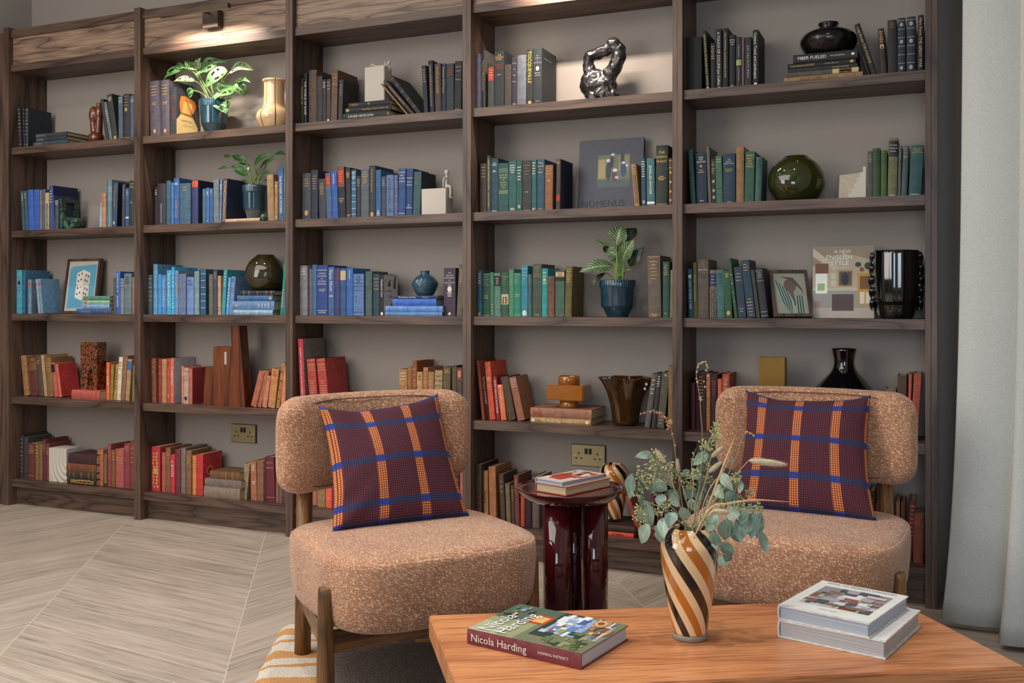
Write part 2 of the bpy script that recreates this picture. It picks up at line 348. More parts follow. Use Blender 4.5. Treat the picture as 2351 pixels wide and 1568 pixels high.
def mk_book(w, h, d, col, ops=(), side=None, rnd=0.003, pg='#b8a684'):
    """upright book, spine at y=0 facing -y, x in [0,w], z in [0,h]; returns cover and page meshes"""
    bt = min(.0026, w*.16); bul = min(rnd, w*.16); n = 6
    if side and side not in ('#a8a8b0', '#b4b0aa', '#6a6660', '#b01e1e', '#8c1c28', '#5c5854', '#4c4424', '#0c1c30', '#101c30', '#6c7058', '#16242c', '#15204a', '#10246c', '#10143c', '#142440', '#5a3c28'): side = None  # jacket sides to keep; a few are the spine colour darkened as painted shade
    mats = [cloth(col), cloth(side or col), ink('g')]; codes = {}
    def mi(ch):
        if ch not in codes: codes[ch] = len(mats); mats.append(ink(ch))
        return codes[ch]
    sp = lambda u: -bul*(1-(2*u/w-1)**2)
    O = [(0, d)]+[(w*i/n, sp(w*i/n)) for i in range(n+1)]+[(w, d)]
    I = [(bt, d)]+[(bt+(w-2*bt)*i/n, sp(w*i/n)+bt) for i in range(n+1)]+[(w-bt, d)]
    bm = bmesh.new(); vo = [[bm.verts.new((x, y, z)) for x, y in O] for z in (0, h)]; vi = [[bm.verts.new((x, y, z)) for x, y in I] for z in (0, h)]
    K = len(O)
    for k in range(K-1):
        m_ = 1 if k == K-2 else 0
        for q in ((vo[0][k], vo[0][k+1], vo[1][k+1], vo[1][k]), (vi[0][k+1], vi[0][k], vi[1][k], vi[1][k+1]), (vo[1][k], vo[1][k+1], vi[1][k+1], vi[1][k]), (vo[0][k+1], vo[0][k], vi[0][k], vi[0][k+1])):
            f = bm.faces.new(q); f.material_index = m_; f.smooth = False
    for k in (0, K-1):
        f = bm.faces.new((vo[0][k], vi[0][k], vi[1][k], vo[1][k])); f.material_index = 1 if k else 0
    def P(u, z, off=.0004): return (u, sp(u)-off, z)
    def strip(u0, u1, z0, z1, m_, off=.0004):
        S = 5; a = [bm.verts.new(P(u0+(u1-u0)*i/S, z0, off)) for i in range(S+1)]; b = [bm.verts.new(P(u0+(u1-u0)*i/S, z1, off)) for i in range(S+1)]
        for i in range(S): bm.faces.new((a[i], a[i+1], b[i+1], b[i])).material_index = m_
    rr = random.Random(int(w*1e5)*31+int(h*1e4)*7+int(col[1:], 16) % 9973)
    for op in ops:
        k, ch = op[0], mi(op[1]); ar = op[2:].split(' ', 3)[1:]
        if k == 'P': strip(.0006, w-.0006, float(ar[1])*h, float(ar[0])*h, ch, .0003)
        elif k == 'B':
            for z in ' '.join(ar).split(): strip(w*.04, w*.96, float(z)*h-.0009, float(z)*h+.0009, ch)
        elif k == 'O':
            z = float(ar[0])*h; r = min(w*.27, .008)*(float(ar[1]) if len(ar) > 1 else 1)
            vs = [bm.verts.new(P(w/2+r*math.cos(2*PI*i/12), z+r*1.25*math.sin(2*PI*i/12), .0006)) for i in range(12)]
            bm.faces.new(vs).material_index = ch
        elif k == 'X':                                  # small repeated ornaments
            z = float(ar[1])*h
            while z < float(ar[0])*h:
                for q in (-.2, .2):
                    u = w*(.5+q*rr.uniform(.5, 1.3)); s = w*.13
                    vs = [bm.verts.new(P(u+s*math.cos(a), z+s*1.2*math.sin(a), .0006)) for a in (0, PI/2, PI, 3*PI/2)]
                    bm.faces.new(vs).material_index = ch
                z += w*.3
        elif k == 'l':                                  # worn, unreadable titling
            a, b_, nl = float(ar[0]), float(ar[1]), int(ar[2]) if len(ar) > 2 else 3
            for j in range(nl):
                z = (a+(b_-a)*(j+.5)/nl)*h; lw = w*rr.uniform(.32, .72); hh = min(.0016, abs(a-b_)*h/nl*.28)
                u = w/2-lw/2
                while u < w/2+lw/2-.0008:
                    q = min(rr.uniform(.0015, .005), w/2+lw/2-u); strip(u, u+q, z-hh, z+hh, ch, .0006); u += q+.0009
        elif k == 'T':
            a, b_ = float(ar[0]), float(ar[1]); s = ar[2]; _, _, tw = glyphs(s)
            sc = min((a-b_)*h/tw, .62*w/.73); zt = (a+b_)/2*h+tw*sc/2; cu = w/2-.35*sc
            put_text(bm, s, lambda x, y: P(min(max(cu+y*sc, .0003), w-.0003), zt-x*sc, .0007), ch)
        elif k == 'H':
            a, b_ = float(ar[0]), float(ar[1]); ls = ar[2].split('/'); pit = (a-b_)*h/len(ls)
            sc = min(pit*.78/.73, min(.86*w/glyphs(s)[2] for s in ls))
            for j, s in enumerate(ls):
                tw = glyphs(s)[2]*sc; z = a*h-pit*(j+.5)-.36*sc
                put_text(bm, s, lambda x, y: P(w/2-tw/2+x*sc, z+y*sc, .0007), ch)
    me = bpy.data.meshes.new('book'); bm.to_mesh(me); bm.free()
    for m_ in mats: me.materials.append(m_)
    bm = bmesh.new(); box(bm, bt+.0001, w-bt-.0001, .004, d-.004, .003, h-.003)
    mp = bpy.data.meshes.new('pages'); bm.to_mesh(mp); bm.free(); mp.materials.append(pages_mat(pg))
    return me, mp
BOOKS = []
def add_book(M, me, mp, label, group):
    o = bpy.data.objects.new('book', me); COL.objects.link(o); o.matrix_world = M
    p = bpy.data.objects.new('pages', mp); COL.objects.link(p); p.parent = o
    tag(o, label, 'book', group); BOOKS.append(o); return o
BAYN = ['', 'leftmost bay', 'second bay', 'middle bay', 'fourth bay', 'rightmost bay']
ROWN = ['', 'top shelf', 'second shelf', 'third shelf', 'fourth shelf', 'bottom shelf']
ORD = ['', 'first', 'second', 'third', 'fourth', 'fifth', 'sixth', 'seventh', 'eighth', 'ninth', 'tenth', 'eleventh', 'twelfth', 'thirteenth', 'fourteenth', 'fifteenth', 'sixteenth', 'seventeenth', 'eighteenth', 'nineteenth', 'twentieth', 'twenty-first', 'twenty-second', 'twenty-third']
INKN = dict(g='gilt', w='white', k='black', s='silver', r='red', y='yellow', o='orange', c='cream', n='navy', b='blue', p='pink', e='green', d='brown', t='brown')
STACKTOP = {}; BK = {}
def shelf(bay, row, ox, oy, sc, entries, Y=.062):
    zs = SH[row-1]; prev = None; n = 0; nstack = 0; stack_z = {}
    group = 'books on the %s of the %s' % (ROWN[row], BAYN[bay])
    for e in entries.strip().split('\n'):
        parts = [q.strip() for q in e.split('|')]; f = parts[0].split(); ops = [q for q in parts[1:] if q]
        if f[0] == 'S':                                  # S id x0 x1 ytop ybot colour [flip]
            sid = f[1]; x0, x1, yt, yb = (float(q) for q in f[2:6]); col = f[6]
            Ys = .046+(.004*int(f[7]) if len(f) > 7 and f[7] != 'F' else 0)
            px0, px1 = ox+x0/sc, ox+x1/sc
            X0 = onY(px0, 0, Ys)[0]; X1 = onY(px1, 0, Ys)[0]
            za, zb = onY(px0, oy+yt/sc, Ys)[1], onY(px0, oy+yb/sc, Ys)[1]
            th = za-zb; zb = stack_z.get(sid, (zs, 0))[0]; cnt = stack_z.get(sid, (zs, 0))[1]+1
            flip = 'F' in f
            me, mp = mk_book(th, X1-X0, min(.185, (X1-X0)*.74), col, ops, rnd=.004)
            if flip: M = Matrix.Translation((X1, Ys, zb+th))@Matrix.Rotation(PI/2, 4, 'Y')@Matrix.Translation((0, 0, -(X1-X0)))
            else: M = Matrix.Translation((X1, Ys, zb))@Matrix.Rotation(-PI/2, 4, 'Y')
            if flip: M = Matrix.Translation((X0, Ys, zb+th))@Matrix.Rotation(PI/2, 4, 'Y')
            lab = 'flat %s book%s, %s from bottom of stack, %s, %s' % (cname(col), ' '+'with %s title' % INKN[ops[0][1]] if ops and ops[0][0] in 'THl' else '', ORD[cnt], BAYN[bay], ROWN[row])
            o = add_book(M, me, mp, lab, group); o['label'] = lab
            stack_z[sid] = (zb+th+.0004, cnt); STACKTOP[(bay, row, sid)] = zb+th+.0004
            continue
        x0, x1, yt, lean = (float(q) for q in f[:4]); cs = f[4].split(','); col = cs[0]; side = cs[1] if len(cs) > 1 else None
        Yb = Y+R.uniform(-.0015, .002); dep = None
        for q in f[5:]:
            if q[0] == 'd': dep = float(q[1:])
            if q[0] == 'y': Yb = float(q[1:])
        pxa, pxb = ox+x0/sc, ox+x1/sc
        Xa, Xb = onY(pxa, 0, Yb)[0], onY(pxb, 0, Yb)[0]
        Xt, Zt = onY(pxa+lean/sc, oy+yt/sc, Yb)
        while min(Xa, Xt) < (bay-1)*P_+PW+.0006 and Yb > .022:
            Yb -= .003; Xa, Xb = onY(pxa, 0, Yb)[0], onY(pxb, 0, Yb)[0]; Xt, Zt = onY(pxa+lean/sc, oy+yt/sc, Yb)
        if prev is not None and -.02 < Xa-prev < .0004: dX = prev+.0004-Xa; Xa += dX; Xt += dX
        prev = Xb
        H_ = Zt-zs; ang = math.atan2(Xt-Xa, H_); hl = math.hypot(Xt-Xa, H_); wd = (Xb-Xa)*math.cos(ang)
        if ang > 0: hl -= wd*math.sin(ang)*0
        # keep neighbours from running into each other
        me, mp = mk_book(wd*.985, hl, min(dep or max(.11, hl*.7), BY-Yb-.004), col, ops, side, rnd=R.choice((.001, .003, .004)))
        if abs(ang) < .004: ang = 0
        if ang <= 0: M = Matrix.Translation((Xa, Yb, zs+.0003))@Matrix.Rotation(ang, 4, 'Y')
        else: M = Matrix.Translation((Xa+wd/math.cos(ang), Yb, zs+.0003))@Matrix.Rotation(ang, 4, 'Y')@Matrix.Translation((-wd, 0, 0))
        n += 1
        th = 'slim ' if wd < .016 else ('thick ' if wd > .036 else ''); ln = 'leaning ' if abs(ang) > .1 else ''
        inkc = ops[0][1] if ops else None
        lab = '%s%s%s book%s, %s from left, %s, %s' % (ln, th, cname(col), ' with %s title' % INKN[inkc] if inkc and ops[0][0] in 'THl' else '', ORD[n], BAYN[bay], ROWN[row])
        BK[(bay, row, n)] = (add_book(M, me, mp, lab, group), wd*.985, hl, min(dep or max(.11, hl*.7), BY-Yb-.004))
# ---- leftmost bay
Z1, Z2, Z3 = (0, 0, 3.3586), (0, 360, 3.3586), (0, 720, 2.904)
shelf(1, 1, *Z1, """
148 168 832 -14 #23262f | lg .9 .3 7 | Bg .95 .6 .1
169 192 832 -8 #23262f | lg .9 .3 7 | Bg .95 .6 .1
194 217 835 0 #1f2836,#12304a | lg .9 .3 7 | Bg .95 .6 .1
S a 258 528 1081 1117 #2b3a4c | ls .95 .72 6
S a 280 515 1050 1079 #262c30 | ls .97 .75 6
S a 277 515 1018 1049 #2c3238 | ls .97 .7 6
818 841 770 -44 #24283a
846 869 793 -46 #5c6258 | lw .85 .5 6
872 911 735 -48 #2e3230 | lw .95 .85 3 | Og .06
916 949 745 -4 #47586c | Bw .96 .9 .86
952 1001 728 0 #2c2a2c | lg .98 .72 4 | Og .66 | Bg .05
1004 1033 738 0 #46566a | Bw .9 .86""", .065)
Y2, Y3 = (20, 380, 7.574), (20, 560, 7.574)
shelf(1, 2, *Y2, """
240 284 450 -32 #2b5468 | lw .95 .75 4
286 338 447 -28 #3c4a50 | lw .95 .8 3
340 440 428 -16 #1f52a4
442 541 423 -8 #1d50a4
543 577 428 -5 #7a6a68 | lr .9 .4 6
579 634 415 0 #4a5560,#1c2c40
637 702 475 0 #b09a68 | Xn .7 .05 | Bg .9 .85
708 770 350 0 #24427c,#15204a | lw .9 .6 5
772 802 517 -22 #26406a | lr .95 .8 3
804 862 605 0 #3a4650 | Bw .97 .92 .86
1578 1612 640 20 #7aa4c4 | Tw .9 .3 . . . . .
1616 1692 485 0 #a8764a | lr .9 .6 5
1694 1728 255 10 #3f5f74
1730 1758 250 8 #6a8890 | lw .85 .75 3
1760 1788 245 8 #5f7f88 | lw .85 .75 3
1790 1878 300 26 #28425c,#101c30 | Tg .93 .45 PICTURES and PAINTERS | Os .1
1966 2018 325 10 #3c3a4c | ls .95 .7 4
2030 2090 395 4 #28507e | lw .95 .8 3 | Pw .26 .22
2096 2186 265 0 #2a3430 | Bg .93 .85 | lg .9 .86 1 | lg .55 .5 2""", .06)
shelf(1, 3, *Y3, """
138 230 455 0 #2c90a8,#143a78 | lr .85 .5 5 | Ok .7
232 283 462 4 #3a6890,#143a78
332 396 620 0 #5b7c92,#2c5488 | Oo .84 1.3
515 551 617 -48 #8a9098 | Oo .84 1.4
555 600 612 -50 #5a86a8,#2a5284 d.12 | Oo .84 1.4
S a 1183 1790 1120 1212 #2b4f7c | Ts .84 .6 My Story | lo .2 .12 2
S a 1283 1755 1038 1112 #6f95b8 | Oo .86 1.3
S a 1285 1760 968 1036 #7aa68c | Oo .86 1.3
S a 1297 1768 893 966 #467a68 | Oo .84 1.3
1820 1870 590 0 #4a4e48
1872 1940 480 0 #2058a8,#10264c | Tw .95 .5 punching the air | Tw .45 .15 poems
1944 2002 600 0 #7a7a8a | lk .97 .7 3
2008 2138 515 0 #5a7078 | lk .93 .74 4
2147 2186 580 0 #8a6a58""", .06)
shelf(1, 4, *Z3, """
162 197 282 -24 #90643c
206 256 292 -16 #5c2a24 | lg .97 .88 2 | Pt .86 .66
258 293 285 -24 #4c3a34 | lg .9 .8 2
296 317 277 -25 #a88458
319 358 295 -18 #80592e | lg .9 .6 4
362 389 330 -24 #a85440 | Pk .95 .72
392 415 340 -28 #c05030,#b01e1e
S a 480 668 508 570 #a8483a
709 730 325 0 #d8602c | Tw .9 .1 NOVEL
733 752 340 8 #8c7420
756 776 340 16 #b07a3c | Tk .92 .2 DIET OF A GIRL
778 804 290 16 #c8c0a0 | lk .9 .7 3
808 830 285 22 #8c5a3a | lg .9 .5 4
834 862 305 18 #a08058 | Pb .95 .74 | lg .6 .3 3
882 897 345 6 #8a7428""", .085)
shelf(1, 5, *Z3, """
135 156 808 0 #2e2a26 | lg .95 .1 9
160 186 822 0 #383438
188 232 862 0 #5e2a26 | lg .95 .7 4 | Bg .8 .1
235 260 865 0 #7a5428 | lg .95 .6 4
262 283 868 0 #7a5830
285 305 838 0 #5a222c | lg .9 .7 4
307 328 865 0 #6e3030 | lg .9 .7 4
S a 452 643 1092 1135 #241c16 | Xg .9 .1
S a 446 643 1048 1090 #3a2c1c | Bg .9 .75 .5 .25 .1
S a 446 643 994 1046 #6a3a20 | Bg .9 .12
S a 458 643 926 992 #3c1c20
648 689 905 0 #a8563c | lg .95 .6 4 | Bg .9 .1
692 716 908 0 #3c2c22 | Xg .9 .1
718 741 872 0 #8a3434 | lg .95 .7 4
743 768 908 0 #7a4a28 | lg .95 .7 3
772 826 900 0 #a04a44 | lg .95 .6 5 | Bg .1
828 866 865 0 #84303a | lg .95 .8 3
868 897 850 0 #7a3428 | lg .9 .5 4""", .07)
# ---- second bay
shelf(2, 1, 330, 100, 6.909, """
108 262 610 -28 #4a4450 | lg .93 .72 4 | lg .62 .56 2 | Og .1
276 414 590 -18 #4a4450 | lg .93 .72 4 | lg .62 .56 2 | Og .1
424 522 700 0 #2e2e34 | lr .85 .75 2 | Tr .6 .35 ADVENT""", .065)
shelf(2, 2, *Z2, """
1195 1214 240 0 #201c22 | lw .95 .8 3
1217 1279 208 0 #2e2832 | Tw .52 .06 BIOGRAPHICAL DICTIONARY
1283 1315 185 0 #2c5468
1318 1338 200 0 #2a62a0
1340 1382 165 0 #20508c,#141c44 | lw .9 .85 2 | Tg .6 .15 A WHITER SHADE
1386 1470 207 0 #34566c,#1c3448 | lg .93 .8 2
1480 1528 182 0 #27305c,#10143c | Po .98 .84
1562 1587 248 0 #385c6c
1590 1613 240 0 #20609c | lw .9 .8 3 | lw .1 .05 1
1616 1643 243 0 #2a4c80 | lg .95 .85 3
1647 1688 178 0 #586c70
1690 1706 180 8 #5a6c90 | lw .9 .75 5
1710 1742 170 12 #2c2c50,#142440 | Xg .95 .05
S a 1740 2004 472 500 #b09070 | Bg .12 .9 .94
2066 2116 140 -8 #8a6e4c | Bg .95 .9 .8 .75
2118 2143 190 0 #8a6420 | Og .88 | Tg .6 .3 ARDENT | Og .1
2150 2186 88 -4 #2c5288 | Tw .85 .15 THE POWER OF WOMEN
2188 2199 30 0 #4a6a60""", .06)
shelf(2, 3, *Z2, """
1142 1174 910 0 #2a4854 | lg .95 .3 6
1178 1214 828 0 #4c86b0,#3a6c98 | lc .9 .1 8
1217 1245 905 0 #1f84c8
1247 1282 912 0 #3a7ab4 | Tw .9 .2 The Selection of Bronte
1286 1320 875 0 #2c94c0 | Tw .92 .2 First & Animal Love
1323 1345 850 0 #1f9ed0,#2070a0 | lw .9 .1 9
1348 1375 877 0 #5a82a8 | Tg .8 .45 OXFORD
1378 1434 903 0 #5c6c8c
1441 1495 927 0 #5a7eb4 | Hk .95 .75 KIT-/WICK
1499 1536 883 0 #6c8a94
1547 1587 867 0 #1f5070,#1c4880 | Bw .9 .75 .6 .45 .3 .15
1611 1642 905 0 #5c5c44 | lg .95 .6 4
1645 1674 875 0 #34405a | lg .95 .8 3
1679 1704 918 0 #b08860 | Bn .2 .1
1708 1735 872 18 #1f8898,#186878 | lw .95 .6 5
1742 1761 930 20 #4a90c8 | lw .9 .2 8
1764 1796 925 22 #5c7ca8,#2a5a8c | lk .95 .85 2
S a 1800 2105 1181 1220 #7aa0b4 | Bw .8 .4
S a 1795 2118 1112 1179 #5078a4 | lw .4 .1 4 | Os .9
S a 1832 2105 1068 1110 #2c5a8c | lg .9 .8 2 | Og .06
S a 1857 2120 1030 1066 #22262e | Bg .9 .75 .5 .25 .1
2160 2178 785 36 #0f8068 | Tw .5 .1 Trees of the World
2184 2199 830 0 #3c6c80""", .06)
shelf(2, 4, *Z3, """
1012 1042 298 -4 #7a4428 | lg .95 .65 3 | Bg .1
1045 1076 300 0 #8c2c34 | lg .9 .1 5
1079 1110 303 0 #b07a48 | lg .9 .5 4
1113 1134 300 0 #b04030 | lk .95 .8 3 | Og .15
1136 1158 297 0 #d8603c,#a8a8b0 | Tw .9 .3 A HOSPITAL
1212 1222 350 0 #c87868
1224 1258 360 0 #b09078 | Hp .95 .6 OUR/OLD/MAN | On .15
1260 1283 365 0 #b05848,#8c1c28
1670 1708 390 56 #a8583c
1714 1740 385 54 #9a5a2c
1747 1777 415 28 #b8705c | lr .95 .85 2
1785 1832 372 28 #b8783c | lr .95 .8 3
1840 1864 330 40 #a07038 | Ok .8 .6 | Ok .6 .6 | Ok .4 .6 | Ok .2 .6
1870 1896 355 26 #d87850""", .085)
shelf(2, 5, *Z3, """
1010 1068 885 0 #b01828 | Xg .9 .1 | Og .45 1.6
1080 1104 925 0 #a0503c | lg .9 .8 2
1106 1136 892 0 #7a5030 | lg .9 .8 2
1138 1166 938 0 #c01824 | Tw .85 .4 A BOOK
1169 1203 903 0 #6a2430
1207 1238 893 0 #70645c
1241 1277 912 0 #7a5434 | lg .9 .7 4
1283 1309 945 0 #c8782c | lr .9 .7 3
1312 1354 935 0 #b81c20
S a 1362 1602 1161 1235 #7c6c5c
S a 1368 1612 1106 1159 #6c6054
S a 1402 1600 1053 1104 #6a4424 | Bk .4 .3 | Bg .45 .25
1608 1644 1003 22 #8a7458,#6a3424
1674 1712 985 -4 #a05c38 | lw .93 .75 4 | lw .5 .4 2
1714 1758 978 0 #7a5434
1762 1773 965 0 #5c1c24
1777 1836 955 -10 #5e1828 | Hg .93 .7 COURT/MARTIAL | Bg .1
1839 1858 962 0 #8a5040
1860 1885 960 0 #60544a
1888 1910 1000 0 #6a2c40""", .07)
# ---- middle bay
A1, A2, A3, A4 = [(640, y, 5.002) for y in (60, 350, 560, 750)]
shelf(3, 1, *A1, """
250 284 600 0 #241e1a | Tg .95 .3 THRONES UP
289 326 545 0 #14161a | Tw .95 .08 THE WORLD OF ROME
345 436 510 0 #4e3c2e | Bt .75 .55
440 499 578 0 #2c3036 | Hr .95 .7 MILES/OF/LOVE
503 540 615 0 #362c30 | lw .95 .8 4
545 593 612 4 #403634 | Hw .95 .75 The/French/Lady | Ow .05
598 668 510 12 #5c4034,#2c1a12 | Hg .95 .7 From/Hengist/to/WELLS
680 728 620 14 #2c2c2c | ls .9 .6 5
S a 740 1280 988 1067 #26282c | Tw .88 .35 LOUISE NEVELSON | Ty .06 .01 O
S a 765 1298 908 972 #1a1c20 | Tg .62 .06 Soundings a Cultural Venice Age | Og .94
S a 802 1278 840 892 #1e2024 | lg .95 .75 5 | lg .53 .48 2
1482 1502 668 -312 #8a6a44
1530 1575 640 -330 #40302e | Ts .9 .2 MUSEUM OF BEAUTY
1600 1655 600 -330 #202224 | Bs .95 .78 .6 .4 .2
1668 1716 458 -26 #1e2a36 | lg .93 .65 6
1737 1787 400 -20 #1a2634 | Tg .92 .15 GLORIA STEINEM Moving Beyond Words
1797 1868 435 -8 #4a3832 | Tg .93 .4 MUSICAL CLASSICS
1873 1921 435 0 #1c2c44 | Tg .93 .4 Summer of Dreams
1926 2010 435 0 #2c3034 | lr .93 .75 4
2016 2094 408 8 #1a2028 | Hg .93 .6 WHO'S/WHO/in/History | Bg .05""")
shelf(3, 2, *A2, """
270 368 243 0 #3c4248 | lg .9 .7 4 | Og .15 1.3
373 449 205 0 #262c3c | lg .9 .6 6
465 545 308 -10 #363a40 | lg .9 .6 6
552 613 240 -20 #3a587c | Pr .96 .7 | lg .93 .75 4
617 685 230 -20 #1f509c | Tw .95 .75 SPENDER
690 771 172 -20 #1e2430 | Pr .96 .65 | lg .92 .7 5 | lg .4 .3 3 | Bg .98 .63
777 832 178 -12 #22262e,#141418 | lg .92 .8 5 | lg .08 .03 2
835 887 203 0 #2c5c7c | Bw .95 .85 .73 .6 .47 .34 .2 .08 | lw .95 .8 4
893 942 272 0 #2c2e38 | lg .93 .75 4
946 1035 195 0 #4c545c | lg .95 .7 6
1039 1111 155 0 #2c3438,#16222c | Tg .93 .48 MY BLUE NOTEBOOKS | Og .06
1116 1172 203 0 #1f5484,#1a3c68 | lw .15 .03 4
1179 1232 278 0 #3c4054 | ls .95 .75 4
1236 1320 262 0 #4c6c90 | Tn .93 .1 A NORTHERN LIFE
1326 1367 262 0 #54587c | Bs .95 .85 .7 .5 .3
1370 1452 190 8 #1f4478 | Hw .95 .7 LETTERS/AND/OTHER/WORKS | Bw .06
1458 1532 190 12 #1c3c6c,#182c4c | Bw .8 .17 | Hw .75 .62 ESSAYS/REVIEWS | Tw .24 .2 O
1540 1624 225 16 #2c5054,#16242c | lt .9 .7 3""")
shelf(3, 3, *A3, """
242 330 250 0 #74747a,#4c4a50 | lw .95 .8 3
348 386 290 0 #5c5460 | lt .3 .1 4
388 434 240 0 #34608c
438 562 245 0 #1c3c7c | Bw .9 .1 | Hw .86 .6 CONCISE/DICTIONARY/OF/NATIONAL/BIOGRAPHY | Hw .53 .47 COMPLETE/TO 1930 | Hw .08 .04 OXFORD
568 637 265 0 #34548c | Tw .95 .5 Gipsy Moth | lw .42 .38 2
641 702 280 0 #30386c | lr .9 .7 5
706 774 282 0 #2a4c7c | Pc .95 .75
779 852 280 0 #1c58a0,#1a2c60 | Tw .95 .77 SPENDER
858 978 345 0 #4c6ca0 | Hk .95 .75 THE/BOOK/OF/ENGLAND | Bk .7 .6 .08 | Tk .55 .12 . . .
997 1073 315 0 #405858
1085 1155 345 0 #1c3c48,#183038 | Hg .93 .6 Battles/in the/South/Pacific
1159 1212 355 0 #201c28,#b4b0aa d.12 | Tw .88 .46 Medieval Cats | Ow .05
S a 1224 1876 786 830 #5080b8 | Bn .92 .06
S a 1226 1886 714 783 #4a80c0 | Bn .92 .6 .08
S a 1312 1810 626 706 #2058b8
S a 1328 1830 586 622 #182c50 | Tw .9 .5 The Seamen and Ship | Tw .35 .22 Maryport
1897 2031 278 0 #3c2e40 | Hw .92 .62 THE/PENGUIN/DICTIONARY/OF/DECORATIVE/ARTS | Ow .56 1.3 | lw .5 .4 3 | Ow .05 .7
2042 2104 240 30 #5c5444 | lg .92 .65 6""")
shelf(3, 4, *A4, """
255 312 142 -36 #b01c28,#6a6660 d.175 y.028 | Tw .88 .05 JOURNEYS AND THE END OF THE MODERN MOVEMENT
362 458 372 -42 #a02c28 y.034 | Bg .97 .9 .78 | Hg .9 .8 POPULAR/SCIENCE | lg .6 .2 9
488 585 370 -56 #a02c28 y.034 | Bg .97 .9 .78 | Hg .9 .8 POPULAR/SCIENCE | lg .6 .2 9
1380 1476 488 0 #a07038 | lw .95 .75 3 | Og .68 .6
1480 1530 465 0 #8c5c28
1534 1585 395 0 #8a4c20,#5c3418 | lg .9 .5 4
1588 1652 518 0 #b08848 | ld .95 .8 4
1655 1708 468 6 #a0704c | lo .95 .2 9
1712 1780 518 6 #9c6c3c | lg .93 .5 5
1786 1872 502 10 #9c8450 | Hn .93 .62 AND/SO TO/BATH
1878 1962 465 14 #5c4c30 | lg .95 .88 2
1990 2042 450 0 #4c4428
2046 2104 468 0 #4a3c38 | Pr .96 .76 | lw .93 .8 4""", .085)
shelf(3, 5, 640, 1060, 5.002, """
345 437 -150 0 #3c3a34 | Pp .3 .02
440 534 -200 0 #8c6c3c
540 608 -180 0 #d8502c
612 700 -200 0 #7c1c30 | lg .1 .06 1
1890 1994 -150 0 #3c3830 | Pg .62 .5
2012 2080 -210 0 #241c34 | Tp .55 .32 Kat Hill | Tw .3 .12 Both
2084 2124 -180 0 #b05844 | lp .62 .5 4""", .07)
# ---- fourth bay
B1, B2, B3, B4, B5 = [(1080, y, 5.002) for y in (0, 250, 490, 770, 1020)]
shelf(4, 1, *B1, """
60 112 620 0 #44485c | Tr .88 .25 The Buried American Aristocracy
118 162 575 0 #26282a,#5c5854 | Tg .93 .2 Critics and Other Architecture
203 270 765 0 #343a36 | Pr .97 .66 | lc .94 .7 4
277 388 595 0 #202628,#1c2628 | Hg .95 .84 THE/GREVILLE/DIARY | Hr .78 .68 EDITED BY/PHILIP/WILSON | lg .6 .58 1 | lg .04 .01 1
394 472 745 0 #3c342c | lt .72 .66 1
478 532 655 0 #28222e | Hs .93 .45 From/To/The/River | ls .08 .03 2
535 640 640 4 #5c5e68
646 718 572 0 #1e201e | Ty .97 .4 TOCQUEVILLE | Og .05
723 822 555 0 #1e2226,#14141a | Hs .88 .72 MY/NAME/IS/LONDON | Os .64 | ls .58 .5 2 | ls .08 .06 1""")
shelf(4, 2, *B2, """
110 185 630 0 #3c342c | lg .95 .7 4
191 230 540 0 #3c4c38 | Tc .94 .4 CRITICAL INTRODUCTION | Tc .35 .1 KING HOWARD
236 320 570 0 #1c3c4c,#183038 | Hw .92 .85 THE/TRENCH/BOOK | lw .78 .74 2 | lw .04 .02 1
323 438 627 0 #1c4848 | Hy .78 .48 COMPLETE/STORIES/OF/EDGAR/ALLAN/POE | Be .88 .85 .82 .44 .42 .4 .38
442 526 600 0 #20504c | lw .93 .75 4 | lw .08 .03 2
529 592 597 0 #1c4c44 | lw .9 .6 5 | Os .1
598 699 595 2 #2c2c2c | Hg .93 .7 VICTORY LETTERS/AND/JOHN WESLEY/MEMORIAL | lg .4 .36 1 | lg .03 .01 1
703 758 587 0 #1c5450 | lw .96 .7 5 | lw .06 .02 2
763 847 583 4 #1c4458,#122c38 | Hc .96 .72 They/Loved/a/Man | lg .05 .03 1
853 943 648 6 #7c4c2c,#4c4424 | Hg .95 .78 NATURE/NEAR/LONDON | lg .68 .62 2
982 1030 578 8 #3c3434,#0c1c30 | lg .96 .9 2 | Pr .3 .18
1888 1944 640 -42 #8c6c40 | Xd .7 .1 | ld .95 .7 4
1967 2022 570 -10 #1c3c50 | lw .95 .6 7 | Os .1
2028 2118 570 -5 #2c5c60 | Tw .85 .25 JEWELLED INVADER | Pw .1 .05
2126 2264 425 8 #1c2820,#101810 | Hg .92 .7 THE/LIVING/PLANT | lg .5 .42 3 | Bg .03
2278 2322 570 2 #4c3424 | Og .7 | Og .5 | Og .3 | Og .12 | Bg .95 .8""")
